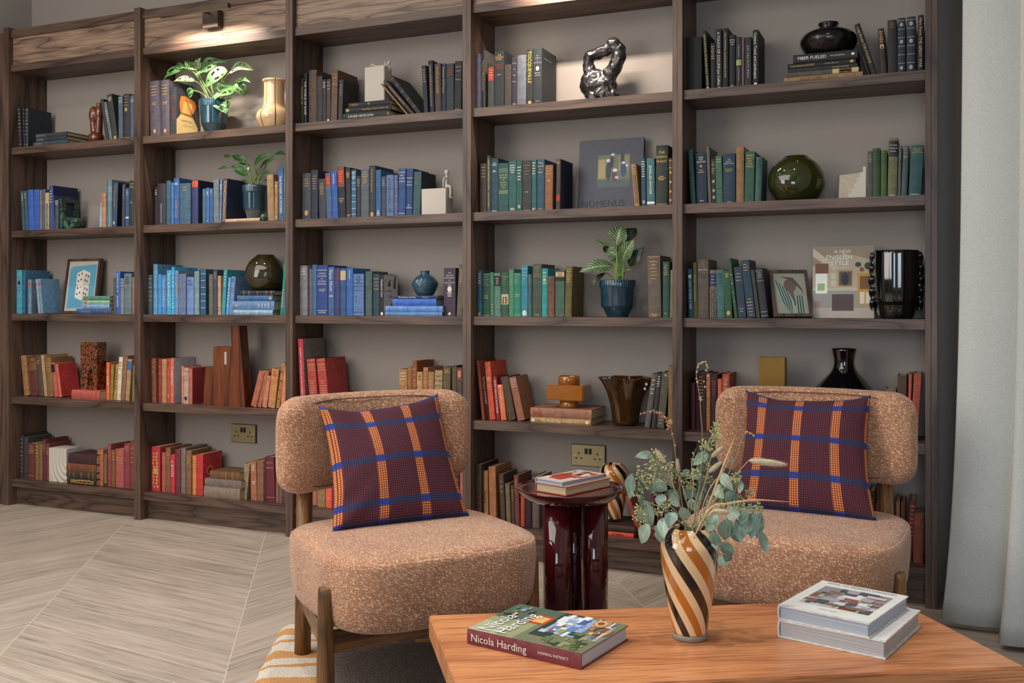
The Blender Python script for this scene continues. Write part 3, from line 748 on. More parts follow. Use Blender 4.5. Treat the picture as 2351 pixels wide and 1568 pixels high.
shelf(4, 3, *B3, """
82 132 655 0 #20546a | lw .95 .7 5 | Og .05
135 228 690 0 #1c4c3c | Hg .95 .7 Some/Experiences/of an/Irish R.M. | lg .5 .4 2 | Bg .98 .02
231 272 677 -4 #3c7454 | lg .3 .03 4
277 350 685 -4 #54786c | Pk .93 .7 | lc .9 .73 4
354 440 675 0 #2c5440 | Hg .93 .8 Shadows/of | Pc .5 .27 | Xk .46 .31
444 498 640 0 #3c8060,#205040 | le .9 .1 12
501 582 685 0 #1c7c68 | Hg .93 .75 IN/SEARCH OF/BYRON | lg .52 .45 2 | Bg .97 .03
586 658 603 0 #1c7c90,#145060 | Hw .97 .72 Theories/about/old men/by | Ow .07 1.3
662 705 700 0 #3c5c64
712 817 583 4 #3c4c38,#24382c | Hg .96 .74 POETRY/FROM/THE/FRANCIS/THE POETS | lg .05 .02 2
820 886 633 4 #1c8c8c,#186c78 | lw .95 .65 4 | Oy .76
889 965 722 2 #6c4834 | ld .95 .75 6 | Od .58
973 1078 657 4 #3c5c48 | Pc .96 .87 | Pk .85 .77 | lr .95 .88 2
1083 1160 610 14 #5c5424,#2c2814 | lg .96 .68 7
2046 2194 488 -14 #5c5044 | Bg .98 | lg .93 .6 6 | lg .06 .01 2
2209 2288 555 0 #20483c,#102420 | lg .95 .75 5 | lg .08 .06 1
2292 2324 650 6 #6c6c50""", .07)
shelf(4, 4, *B4, """
135 162 292 -65 #8c3c20
182 218 345 -65 #3c1c1c | Tw .95 .12 The Treasury of FLOWERS
222 288 305 -62 #c8441c,#6c1c10 | Hg .95 .7 THE/APPLE/OF/THEIR EYE | Og .7 1.2 | lg .62 .5 3
300 342 472 -42 #8c1c28 | Tw .92 .15 SEVEN SERIOUS MYSTERIES
354 415 568 -46 #e0641c | Tw .85 .3 Chasing Dog Stories | Ow .95 .6
434 524 480 -88 #4c3828
545 628 485 -103 #8c5438,#5c3020 | Hw .96 .76 CHARLES/DICKENS/Dombey/and Son
S a 692 1385 946 1012 #a07840 | Tw .82 .2 The Golden Age of Indian Art | Ow .95 | Ow .06
S a 692 1395 836 944 #8c5c40 | lr .95 .8 6
1998 2060 450 86 #54504c | lw .93 .6 4
2076 2130 445 70 #302828 | lw .97 .75 5
2138 2222 430 66 #48463c | Og .95 .5 | lg .3 .05 4
2268 2326 350 10 #7c5820 | Pg .15 .08""", .075)
shelf(4, 5, *B5, """
62 128 230 0 #3c2c24 | lt .8 .2 6
142 208 300 -10 #a07040 | Tk .65 .38 ITALIAN
224 302 255 -15 #9c6030,#5c3c20
352 406 340 -26 #483828,#34281c | lg .9 .6 3
418 468 450 -20 #6c5c3c
477 512 470 -14 #4c2c24 | lg .9 .6 5
518 570 355 -20 #6c302c | lg .93 .75 4
578 625 560 0 #a03c20
634 704 560 0 #2c1418 | Bn .3
712 790 370 0 #5c4c40
S a 1190 1875 1003 1058 #c83c1c | Tk .35 .15 A. ABBEY
S a 1210 1885 925 1000 #3c1c18
1935 1990 600 -160 #8c3c24,#4c1c14 d.13
2066 2116 590 0 #5c1c24 | lg .9 .2 7
2140 2200 520 0 #44181c | lg .9 .5 4
2230 2285 560 0 #6c2c20""", .07)
# ---- rightmost bay
C1, C2, C3, C4 = [(1550, y, 3.998) for y in (0, 250, 500, 780)]
shelf(5, 1, *C1, """
105 245 350 0 #141414
286 318 285 -34 #141416 | Ty .94 .1 JOHN MONTAGU OF BEAULIEU PAUL TRITTON | Oy .05 1.3
328 373 400 -4 #1c1c1e | lg .95 .65 6
378 430 270 -6 #101214 | Tw .95 .08 A TOUCH OF COLLINS Joe Collins | Ow .03 .8
437 488 265 0 #161618 | Tc .93 .2 THE UNNATURAL ALLIANCE JAMES ADAMS
498 554 325 0 #141416 | Hw .93 .8 George/Orwell/URI | lw .07 .03 2
560 610 345 0 #242226 | Ts .85 .6 THE PLANETS | Pe .56 .45 | Ts .4 .15 ANDREW COHEN
613 634 345 0 #5c4448
641 700 345 0 #1a1c1e | Ts .84 .2 JUST KIDS PATTI SMITH
713 764 278 0 #0c0c0e,#08080a | Tw .95 .15 Campus Travel and Landscapes | Ow .05
S a 998 1722 696 745 #8c6c40 F | Td .68 .2 KING ALBERT'S BOOK | Bd .9 .06
S a 1020 1690 650 694 #4c443c | Pc .36 .01 | Pd .27 .1
S a 1034 1675 612 646 #20242a 1 | Tg .36 .12 CHARLES HOLMES
S a 1032 1660 562 610 #14161a 2 | Tg .95 .6 International GOSSIP | Tg .45 .25 Andrew Barrow | Og .06
S a 1083 1675 477 552 #201e22 1 | Tw .92 .48 FIBER FUELED | Tw .42 .2 WILL BULSIEWICZ | Ow .07 .6
1776 1800 470 -76 #16181a
1812 1868 232 -168 #181a1c | Tg .93 .25 Luigi Barzini THE ITALIANS
1892 1948 268 -32 #28221e | lg .95 .7 6 | Og .62 1.3
1954 2040 190 -5 #1e1a1a | lt .97 .85 4
2043 2114 170 0 #1e2430 | Bs .95 .8 .65 .5 .35 .2 | Os .88 .8 | Os .58 .8 | Os .12 .8
2123 2206 160 3 #1e2430 | Bs .95 .8 .65 .5 .35 .2 | Os .88 .8 | Os .58 .8 | Os .12 .8
2226 2280 143 3 #0c0e14 | Tc .95 .1 Marc Ferro THE GREAT WAR""", .068)
shelf(5, 2, *C2, """
146 190 375 -28 #1c4840 | lt .9 .2 6
200 298 408 -12 #1c2c3c | Hw .93 .8 JUDE/THE/OBSCURE | Og .74 .5 | lg .68 .6 2 | lw .08 .06 1
307 332 350 -20 #5c5844
336 378 460 -8 #14202c | lg .95 .65 6 | Og .5 | Og .3 | Og .15
380 438 435 -10 #2c6048 | lg .95 .85 2 | Bk .2 .32
442 555 415 -3 #143044 | Hw .9 .78 THE/DYNASTS/AN EPIC DRAMA | Hg .7 .63 THOMAS/HARDY | lg .04 .02 1
561 632 350 0 #7c5c34,#203c2c
636 722 395 10 #1c4c38 | Hg .95 .68 GREEN/HILLS/ON/THE/PAGE
730 790 445 14 #2c5048,#244438 | lk .95 .75 4
1766 1811 390 0 #48423c | ls .93 .75 4
1813 1885 365 0 #2c4420 | lk .95 .7 4
1888 1944 385 3 #3c5424 | lk .95 .7 4
1950 2036 270 12 #5c5c3c | Pk .95 .68 | Hw .9 .75 The Well/Tempered/Garden | lw .04 .02 1
2042 2070 340 12 #4c4c50
2074 2128 345 20 #344c4c | Hg .98 .85 POEMS/and/Verse | lg .8 .77 1
2142 2258 340 28 #1c4848 | Hg .95 .84 BELLOWS'/FRENCH/DICTIONARY | lw .04 .02 1""", .065)
shelf(5, 3, *C3, """
124 168 470 -12 #14485c | Tw .75 .18 HOW TO READ A TREE | Ow .84 1.2
171 205 410 -8 #4c4824 | Ty .78 .3 Thirteen Centuries England
208 310 385 -3 #54483c | Hw .85 .8 Gilbert Chase | Hn .76 .68 America's/Music | Bn .04
317 380 480 0 #6c5c40 | Xn .6 .02 | Pn .93 .66 | ls .9 .7 3
386 456 478 -10 #34605c | lk .93 .7 5
461 525 488 -20 #1c4c30 | lg .95 .85 3 | Og .1
546 576 375 -64 #2c4c38 | lg .8 .2 4
582 654 455 -44 #1c3440 | ls .9 .7 3 | ls .2 .1 2
664 740 395 -62 #1c3448 | lg .95 .8 3 | lg .35 .02 6
748 782 480 -55 #2c3430
790 858 470 -56 #24262c | ls .93 .8 3 | Bs .95 .75 .12 .04""", .06)
shelf(5, 4, *C4, """
145 184 395 0 #4c1820
191 280 300 0 #34141c | lg .95 .5 8
286 322 310 0 #a0602c | lg .9 .2 6
328 388 318 0 #38141c | Hp .9 .62 ROBERT/CERF/TRY/AND/STOP/ME
392 430 360 0 #b8502c | lg .9 .5 4
434 500 312 0 #9c3c20 | Tc .93 .4 THE RAINBOW
1930 2028 455 0 #7c5838
2036 2120 330 6 #4c3028
2124 2152 315 24 #a8482c
2156 2224 312 38 #9c3c24 | lr .95 .6 4""", .1)
shelf(5, 5, 1960, 760, 1.9406, """
68 95 712 0 #3c342c | ls .9 .6 4
98 116 770 0 #6c1c2c
190 206 755 0 #8c5828
208 228 765 3 #642820
231 260 757 20 #6c1824 | lg .95 .4 8
264 310 812 6 #7c3c20""", .09)
# ---------------------------------------------------------------- artwork on covers
def decorate(o, shapes, plane, mats=None):
    """add flat printed shapes to a mesh; plane(u, v, off) -> 3D; shapes: (colour, [(u, v)...]) or (colour, 'text', u, v, height, max_width)"""
    me = o.data; bm = bmesh.new(); bm.from_mesh(me); k = 0
    for s in shapes:
        m_ = plain(s[0], .45, g=1.2)
        if m_.name not in [q.name for q in me.materials]: me.materials.append(m_)
        mi = [q.name for q in me.materials].index(m_.name); k += 1; off = .0003+k*.00002
        if isinstance(s[1], str):
            _, _, tw = glyphs(s[1]); sc = s[4]/.73
            if len(s) > 5: sc = min(sc, s[5]/tw)
            put_text(bm, s[1], lambda x, y: plane(s[2]+x*sc, s[3]+y*sc, off), mi)
        else:
            try: bm.faces.new([bm.verts.new(plane(u, v, off)) for u, v in s[1]]).material_index = mi
            except ValueError: pass
    bm.to_mesh(me); bm.free()
def disc(cx, cz, rx, rz=None, n=16, a0=0, a1=2*PI):
    rz = rz or rx; return [(cx+rx*math.cos(a0+(a1-a0)*i/n), cz+rz*math.sin(a0+(a1-a0)*i/n)) for i in range(n)]
def side_plane(w): return lambda u, v, off: (w+off, u, v)
def q4(x0, x1, z0, z1): return [(x0, z0), (x1, z0), (x1, z1), (x0, z1)]
o, w_, h_, d_ = BK[(2, 1, 3)]                # the novel with a pale neck and collar on its cover
decorate(o, [('#c07838', [(.02, .16), (.03, .2), (.06, .205), (.13, .19), (.14, .165), (.12, .13), (.10, .11), (.03, .11)]), ('#e0a860', [(.04, .12), (.10, .12), (.11, .17), (.05, .18)]), ('#8c6428', [(.025, .11), (.12, .10), (.12, .113), (.03, .122)]),
  ('#c8b078', [(0, .002), (.15, .002), (.152, .06), (.12, .103), (.03, .112), (0, .08)]), ('#3a2a18', 'VAMPYRES', .03, .075, .012, .1), ('#5a4a2c', q4(.045, .12, .062, .0635)), ('#5a4a2c', q4(.04, .125, .055, .0565))], side_plane(w_))
o, w_, h_, d_ = BK[(3, 3, 12)]
decorate(o, [('#26262c', 'Medieval', .012, .105, .012, .1), ('#26262c', 'Cats', .035, .08, .014, .1), ('#3a2c2c', [(.03, .13), (.055, .13), (.05, .15), (.056, .165), (.047, .158), (.036, .145)]), ('#4a3834', [(.08, .12), (.1, .12), (.1, .17), (.09, .185), (.085, .15)]),
  ('#3a3028', [(.03, .02), (.07, .02), (.075, .04), (.062, .055), (.055, .035)])], side_plane(w_))
o, w_, h_, d_ = BK[(2, 5, 9)]
gear = [((.05+(.021 if i % 2 else .026)*math.cos(PI*i/12)), (.115+(.021 if i % 2 else .026)*math.sin(PI*i/12))) for i in range(24)]
decorate(o, [('#c08840', gear), ('#a8181c', disc(.05, .115, .016))], side_plane(w_))
o, w_, h_, d_ = BK[(3, 4, 1)]
decorate(o, [('#903028', 'ARCHITECTURE AND', .02, .225, .008, .11), ('#903028', 'MODERN AND THE END', .02, .21, .008, .11), ('#903028', 'OF MODERNITY', .02, .195, .008, .11), ('#2a2624', [(.1, .12), (.101, .12), (.15, .23), (.149, .23)])], side_plane(w_))
o, w_, h_, d_ = BK[(4, 1, 9)]
decorate(o, [('#b0a8a0', 'The Writings of a Lost Country', .02, .195, .005, .115)], side_plane(w_))
# ---------------------------------------------------------------- objects on the shelves
glz = dict(coat=1.0)
def zd(X, Y): return (X-CX)*sy_+(Y-CY)*cy_
def sx(px, Y): return onY(px, 0, Y)[0]
def mpp(X, Y): return zd(X, Y)/F            # metres per pixel
def lathe_obj(name, prof, m, loc, n=56, parent=None, **k):
    bm = bmesh.new(); lathe(bm, prof, n, **k); bmesh.ops.recalc_face_normals(bm, faces=bm.faces[:])
    return link(name, bm, m, parent, loc)
def sprof(pts, n=6): return [(max(p.x, .0001), p.y) for p in spline([(a, b, 0) for a, b in pts], n)]
def hollow(prof, t=.004):
    """close a vase profile with an inner wall"""
    inn = [(max(r-t, .0005), max(z, prof[0][1]+t)) for r, z in prof][::-1]
    return prof+inn
def organic(name, parts, m, loc=(0, 0, 0), vox=.004, sm=6, parent=None, disp=0, rot=None):
    """parts: ('s', (x,y,z), r) or ('t', [(x,y,z)...], r0, r1) fused into one smooth body"""
    bm = bmesh.new()
    for q in parts:
        if q[0] == 's':
            mt = Matrix.Translation(q[1])
            if len(q) > 3: mt = mt@Matrix.Diagonal((*q[3], 1))
            bmesh.ops.create_icosphere(bm, subdivisions=3, radius=q[2], matrix=mt)
        else: tube(bm, spline(q[1], 5) if len(q[1]) > 2 else [Vector(a).lerp(Vector(q[1][1]), t/4) for t in range(5) for a in [q[1][0]]], (lambda t, a=q[2], b=q[3]: a+(b-a)*t), 10)
    me = bpy.data.meshes.new('o'); bm.to_mesh(me); bm.free()
    t = bpy.data.objects.new('o', me); COL.objects.link(t)
    r = t.modifiers.new('r', 'REMESH'); r.mode = 'VOXEL'; r.voxel_size = vox
    s_ = t.modifiers.new('s', 'SMOOTH'); s_.iterations = sm; s_.factor = .5
    me2 = bpy.data.meshes.new_from_object(t.evaluated_get(bpy.context.evaluated_depsgraph_get()))
    bpy.data.objects.remove(t); bpy.data.meshes.remove(me)
    me2.name = name
    if disp:
        for v in me2.vertices:
            n_ = noise.noise(v.co*38)*disp+noise.noise(v.co*90)*disp*.4; v.co += v.normal*n_
    for p in me2.polygons: p.use_smooth = True
    me2.materials.clear(); me2.materials.append(m)
    o = bpy.data.objects.new(name, me2); COL.objects.link(o); o.location = loc
    if parent: o.parent = parent
    if rot: o.rotation_euler = rot
    return o
white_plaster = cloth('#b8b0a4', .8, .06, 200); cream_stone = cloth('#a89c88', .85, .12, 90)
# brown two-lobed vase
Y = .12; X = sx(221, Y); k = mpp(X, Y)
t = organic('vase', [('s', (0, 0, .034), .042, (1, 1, .84)), ('t', [(-.012, 0, .06), (-.022, 0, .13), (-.016, 0, .2)], .02, .012), ('s', (-.018, 0, .155), .024, (1, 1, 1.9)), ('t', [(.016, 0, .06), (.022, 0, .14), (.02, 0, .215)], .02, .015), ('s', (.022, 0, .165), .022, (1, 1, 1.9))], plain('#5a2a14', .12, g=1.3, coat=1.0), (X, Y, SH[0]), .0035, 5)
tag(t, 'glossy brown ceramic vase with two fused bulbous necks', 'vase')
# green marble objects
def marble():
    m = bpy.data.materials.new('green_marble'); nt, b = nodes(m)
    n1 = N(nt, 'ShaderNodeTexNoise', i_Scale=30.0, i_Detail=6.0, i_Distortion=1.5); L(nt, coords(nt), n1.inputs['Vector'])
    L(nt, ramp(nt, n1.outputs[0], [(0.4, hexc('#1c2c26')), (0.52, hexc('#2e4a3e')), (0.6, hexc('#4a6a58')), (0.7, hexc('#23382f'))]), b.inputs['Base Color']); b.inputs['Roughness'].default_value = .25
    return m
MB = marble()
Y = .07; X0 = sx(20+870/7.574, Y); X1 = sx(20+936/7.574, Y)
bm = bmesh.new(); ringplate(bm, rect(Y, Y+.105, 0, .165), rect(Y+.022, Y+.083, .022, .143), X0, X1, plane='YZ')
o = link('marble_arch', bm, MB, None, (0, 0, SH[1])); tag(o, 'dark green marble square arch standing on edge beside the short books', 'sculpture')
bm = bmesh.new(); a = [(math.cos(2*PI*i/40), math.sin(2*PI*i/40)) for i in range(40)]
ringplate(bm, [(.031*x, .031*y) for x, y in a], [(.017*x, .017*y) for x, y in a], 0, .092)
for f in bm.faces: f.smooth = abs(f.normal.y) < .5
o = link('marble_tube', bm, MB, None, (sx(20+1032/7.574, .05), .05, SH[1]+.0312)); tag(o, 'hollow green marble cylinder lying on the shelf', 'sculpture')
o.rotation_euler = (0, 0, -.0)
o = organic('marble_ball', [('s', (0, 0, 0), .0185)], MB, (sx(605, .052), .052, SH[1]+.018), .002, 2); tag(o, 'small green marble ball on the shelf before the peace lily pot', 'ornament')
# framed dice print
t = empty('framed_print', (sx(144, .165), .165, SH[2]+.001)); t.rotation_euler = (-.15, 0, 0); tag(t, 'dark framed print of two stacked white dice on blue', 'picture')
fw = sx(220, .165)-sx(144, .165); fh = .292
bm = bmesh.new(); ringplate(bm, rect(0, fw, 0, fh), rect(.012, fw-.012, .012, fh-.012), -.012, .012); link('frame', bm, dwood('Z'), t)
bm = bmesh.new(); box(bm, .011, fw-.011, -.004, .006, .011, fh-.011); pr = link('print', bm, plain('#b8b2a8', .5, g=1.2), t)
pl = lambda u, v, off: (u, -.004-off, v)
sh = [('#5a9cb8', [(.026, .026), (fw-.03, .03), (fw-.024, fh-.03), (.05, fh-.04), (.024, fh-.05)])]
for cz in (.115, .185):
    sh += [('#d8d2c8', [(fw*.32, cz-.03), (fw*.5, cz-.045), (fw*.72, cz-.03), (fw*.72, cz+.03), (fw*.52, cz+.048), (fw*.32, cz+.03)]), ('#c4bdb2', [(fw*.53, cz-.045), (fw*.72, cz-.03), (fw*.72, cz+.028), (fw*.53, cz+.018)])]
    for u, v in ((.38, .02), (.47, .028), (.38, -.012), (.46, -.004), (.6, .02), (.67, .012), (.64, -.014), (.58, -.008)): sh.append(('#1a1a1e', disc(fw*u, cz+v, .0042, .0055)))
decorate(pr, sh, pl)
# tortoiseshell block vase with an arch
def tortoise():
    m = bpy.data.materials.new('tortoiseshell_glaze'); nt, b = nodes(m)
    n1 = N(nt, 'ShaderNodeTexNoise', i_Scale=125.0, i_Detail=2.5, i_Distortion=1.0); L(nt, coords(nt, 'Object', (1, 1, .6)), n1.inputs['Vector'])
    L(nt, ramp(nt, n1.outputs[0], [(0.46, hexc('#120c0a')), (0.52, hexc('#7c3f1c')), (0.62, hexc('#8f4a20'))]), b.inputs['Base Color']); b.inputs['Roughness'].default_value = .15; b.inputs['Coat Weight'].default_value = 1
    return m
Y = .075; X0 = sx(185, Y); X1 = sx(222.5, Y); z0 = STACKTOP[(1, 4, 'a')]; wv = X1-X0
bm = bmesh.new()
outer = [(0, 0), (0, .12), (0, .245), (wv, .245), (wv, .12), (wv, 0), (wv*.9, 0), (wv*.5, 0), (wv*.3, 0)]
ax, ar = wv*.62, wv*.2
inner = [(ax-ar, .02), (ax-ar, .075), (ax-ar*.6, .1), (ax+ar*.2, .108), (ax+ar*.8, .095), (ax+ar, .07), (ax+ar, .02), (ax+ar*.4, .02), (ax-ar*.4, .02)]
ringplate(bm, outer, inner, 0, .02); box(bm, .001, wv-.001, .019, .065, .001, .244)
o = link('block_vase', bm, tortoise(), None, (X0, Y, z0)); tag(o, 'tall tortoiseshell glazed block vase with small arched niche', 'vase')
# white arch relief
Y = .06; X0 = sx(112.6, Y); X1 = sx(153, Y); wv = X1-X0; hv = .175
bm = bmesh.new(); nu, nv = 60, 60; g = []
for i in range(nu+1):
    row = []
    for j in range(nv+1):
        u, v = i/nu, j/nv; r = math.hypot((1-u)*1.0, max(0, .62-v)*hv/wv*.8) if v < .62 else (1-u)
        row.append(bm.verts.new((u*wv, .006*(0.5-.5*math.cos(r*2*PI*5.0)) if r < 1.02 else 0, v*hv)))
    g.append(row)
for i in range(nu):
    for j in range(nv): bm.faces.new((g[i][j], g[i+1][j], g[i+1][j+1], g[i][j+1])).smooth = True
box(bm, 0, wv, .0075, .1, 0, hv)
o = link('arch_sculpture', bm, white_plaster, None, (X0, Y, SH[4])); tag(o, 'white plaster block carved with nested quarter arches', 'sculpture')
# plant pots
def pot_mat():
    m = bpy.data.materials.new('teal_glaze'); nt, b = nodes(m)
    n1 = N(nt, 'ShaderNodeTexNoise', i_Scale=14.0, i_Detail=5.0); L(nt, coords(nt, 'Object', (4, 4, 1)), n1.inputs['Vector'])
    L(nt, ramp(nt, n1.outputs[0], [(0.35, hexc('#0c2a38')), (0.6, hexc('#143c4c')), (0.78, hexc('#2a5c6a'))]), b.inputs['Base Color']); b.inputs['Roughness'].default_value = .12; b.inputs['Coat Weight'].default_value = 1
    return m
POT = pot_mat(); SOIL = cloth('#2c2018', .9, .4, 200)
def pot(px0, px1, ytop, zb, Y, plantname, label):
    X = sx((px0+px1)/2, Y); k = mpp(X, Y); r = (px1-px0)/2*k; Zt = onY((px0+px1)/2, ytop, Y)[1]; h = Zt-zb
    t = empty(plantname, (X, Y, zb)); tag(t, label, 'plant')
    prof = [(.001, 0), (r*.58, 0), (r*.6, h*.03), (r*.82, h*.24), (r*.9, h*.27), (r*.93, h*.32), (r*.965, h*.76), (r*.985, h*.79), (r, h*.82), (r, h*.985), (r*.985, h), (r*.94, h), (r*.92, h*.97), (r*.9, h*.6), (.001, h*.6)]
    def rf(th, tt, rr): return rr*(1+(.012*math.sin(th*46)*(1 if .55 < tt < .72 else 0)))
    lathe_obj('pot', prof, POT, (0, 0, 0), 184, t, rfun=rf)
    bm = bmesh.new(); lathe(bm, [(r*.915, h*.88), (.001, h*.9)], 24); link('soil', bm, SOIL, t, smooth=True)
    return t, Vector((X, Y, zb)), r, h
def leaf_mat(name, base, dark, vein, var=0.0, g=1.3):
    key = ('leaf', name)
    if key in MATS: return MATS[key]
    m = bpy.data.materials.new(name); nt, b = nodes(m)
    uv = nt.nodes.new('ShaderNodeTexCoord'); s = nt.nodes.new('ShaderNodeSeparateXYZ'); L(nt, uv.outputs['UV'], s.inputs[0])
    a = math_(nt, 'ABSOLUTE', math_(nt, 'SUBTRACT', s.outputs[0], 0.5))
    mid = math_(nt, 'LESS_THAN', a, 0.03)
    vv = math_(nt, 'FRACT', math_(nt, 'MULTIPLY', math_(nt, 'SUBTRACT', s.outputs[1], math_(nt, 'MULTIPLY', a, 0.55)), 9.0))
    vn = math_(nt, 'MAXIMUM', mid, math_(nt, 'LESS_THAN', vv, 0.10+var*.22))
    n1 = N(nt, 'ShaderNodeTexNoise', i_Scale=60.0, i_Detail=3.0); L(nt, coords(nt), n1.inputs['Vector'])
    bc = ramp(nt, n1.outputs[0], [(0.35, hexc(dark, g)), (0.65, hexc(base, g))])
    L(nt, mixc(nt, math_(nt, 'MULTIPLY', vn, .75), bc, hexc(vein, g)), b.inputs['Base Color'])
    b.inputs['Roughness'].default_value = .38; b.inputs['Subsurface Weight'].default_value = 0.0
    MATS[key] = m; return m
def leaf(bm, base, tip, wid, nrm, bend=.15, fold=.25, shape='ovate', mi=0, nt_=12, ms=6, holes=False, seed=0, roll=0):
    uvl = bm.loops.layers.uv.verify(); base, tip = Vector(base), Vector(tip); d = tip-base; Ln = d.length; d.normalize()
    nrm = Vector(nrm); nrm = (nrm-d*nrm.dot(d)).normalized()
    if roll: nrm = Matrix.Rotation(roll, 3, d)@nrm
    side = d.cross(nrm); rr = random.Random(seed); G = []
    for i in range(nt_+1):
        t = i/nt_
        if shape == 'lance': wf = math.sin(PI*min(1, t**.75))**.9
        elif shape == 'heart': wf = (math.sin(PI*min(1, (t*.97+.03))**.62)) if t > 0 else .35
        elif shape == 'oval': wf = math.sin(PI*t**.85)**.85
        else: wf = math.sin(PI*t**.8)**.75
        if t in (0, 1): wf = .04 if shape != 'heart' or t else .4
        c = base+d*(Ln*t)+nrm*(bend*Ln*math.sin(PI*t))
        G.append([(bm.verts.new(c+side*(wid/2*wf*s)+nrm*(fold*wid/2*wf*abs(s)+.04*wid*math.sin(9*t+4*s+seed))), (s*.5+.5, t)) for s in [(-1+2*j/ms) for j in range(ms+1)]])
    for i in range(nt_):
        for j in range(ms):
            if holes and 2 <= i <= nt_-3 and j in (1, ms-2) and i % 3 != 0 and rr.random() < .8: continue
            q = (G[i][j], G[i+1][j], G[i+1][j+1], G[i][j+1])
            f = bm.faces.new([a[0] for a in q]); f.smooth = True; f.material_index = mi
            for lp, a in zip(f.loops, q): lp[uvl].uv = a[1]
def plant(t, org, r, h, leaves, ox, oy, sc, Y, m_list, stem_m, shape, top=(0, 0), wmul=1.0, nrm=(.2, -1, .5), spread=.06, stem_r=.0022, holes=False, bend=.15):
    mouth = Vector((0, 0, h*.88)); rr = random.Random(3)
    sb = bmesh.new()
    for i, (bx, by, tx, ty, wd) in enumerate(leaves):
        X, Z = onY(ox+bx/sc, oy+by/sc, Y); zb_ = Vector((X, Y+rr.uniform(-spread*.6, spread*.5), Z))-org
        X, Z = onY(ox+tx/sc, oy+ty/sc, Y); zt_ = Vector((X, Y+rr.uniform(-spread, spread*.6), Z))-org
        k = mpp(X, Y)
        bm = bmesh.new(); leaf(bm, zb_, zt_, wd/sc*k*wmul*1.2, Vector(nrm)+Vector((rr.uniform(-.4, .4), 0, rr.uniform(-.2, .5))), bend, .22, shape, seed=i, holes=holes)
        link('leaf', bm, m_list[i % len(m_list)], t)
        p0 = mouth+Vector((rr.uniform(-.3, .3)*r, rr.uniform(-.3, .3)*r, 0)); mid_ = p0.lerp(zb_, .55)+Vector((0, 0, .02*abs(zb_.z-p0.z)/.1))
        tube(sb, spline([p0, mid_, zb_], 5), stem_r, 6)
    link('stems', sb, stem_m, t)
t, org, r, h = pot(458, 524.7, 231, SH[0], .125, 'potted_monstera', 'potted plant with perforated leaves in teal pot on second bay top shelf')
GA = leaf_mat('leaf_monstera', '#4a7840', '#2c5428', '#86a870'); GB = leaf_mat('leaf_pale_back', '#8aa070', '#6a8a58', '#b8c890'); STEM = cloth('#6a8a3c', .5)
plant(t, org, r, h, [(690, 400, 300, 680, 130), (700, 400, 455, 380, 70), (850, 370, 935, 228, 110), (930, 420, 1300, 285, 170), (1340, 420, 1085, 760, 170), (1365, 430, 1690, 400, 190), (1400, 700, 1160, 960, 250), (1260, 900, 1370, 1130, 220), (1460, 640, 1560, 830, 150), (1500, 640, 1770, 645, 95), (780, 580, 545, 630, 90), (1440, 680, 1560, 500, 110), (820, 750, 690, 850, 110), (870, 390, 620, 440, 120), (800, 400, 740, 310, 80), (1000, 460, 900, 540, 110)], 330, 100, 6.909, .115, [GA, GA, GB, GA, GA, GB, GA, GA], STEM, 'heart', holes=True, spread=.05, wmul=1.25)
t, org, r, h = pot(556.3, 613.3, 426.3, STACKTOP[(2, 2, 'a')], .125, 'peace_lily', 'peace lily with drooping leaves in teal pot standing on flat cream book')
GC = leaf_mat('leaf_lily', '#2f5a22', '#1c3c18', '#4a7a34')
plant(t, org, r, h, [(730, 380, 440, 230, 120), (460, 250, 245, 250, 60), (700, 600, 440, 420, 140), (450, 440, 150, 490, 50), (870, 420, 1300, 200, 130), (1240, 190, 1440, 200, 90), (930, 480, 1400, 290, 90), (990, 590, 1240, 560, 80), (730, 750, 580, 690, 60), (780, 420, 540, 405, 40), (900, 600, 980, 480, 60), (1000, 700, 1120, 690, 50)], 480, 330, 8.253, .12, [GC], STEM, 'lance', spread=.03, bend=.12)
X, Z = onY(480+745/8.253, 330+470/8.253, .1); bm = bmesh.new(); leaf(bm, Vector((X, .1, Z-.009))-org, Vector((X+.002, .1, Z+.008))-org, .011, (0, -1, .2), .1, .3, 'oval'); link('flower', bm, plain('#d0d8a0', .5), t)
t, org, r, h = pot(1376.9, 1458.8, 643, SH[2], .125, 'potted_philodendron', 'variegated philodendron in teal pot on third shelf of fourth bay')
GD = leaf_mat('leaf_philodendron', '#3e5a34', '#24401f', '#b0bc90', .5); GE = leaf_mat('leaf_dark', '#1c2c1c', '#101c10', '#4a6040')
plant(t, org, r, h, [(1690, 380, 1750, 135, 210), (1800, 340, 1890, 165, 150), (1810, 600, 2010, 390, 120), (1700, 500, 1548, 420, 130), (1750, 540, 1910, 300, 140), (1600, 390, 1405, 300, 45), (1640, 610, 1285, 672, 140), (1545, 680, 1400, 850, 50), (1580, 470, 1520, 370, 70), (1720, 450, 1765, 320, 100), (1760, 690, 1870, 650, 40), (1660, 560, 1600, 520, 60)], 1080, 490, 5.002, .115, [GD, GE, GE, GD, GD, GD], STEM, 'ovate', spread=.04, stem_r=.004)
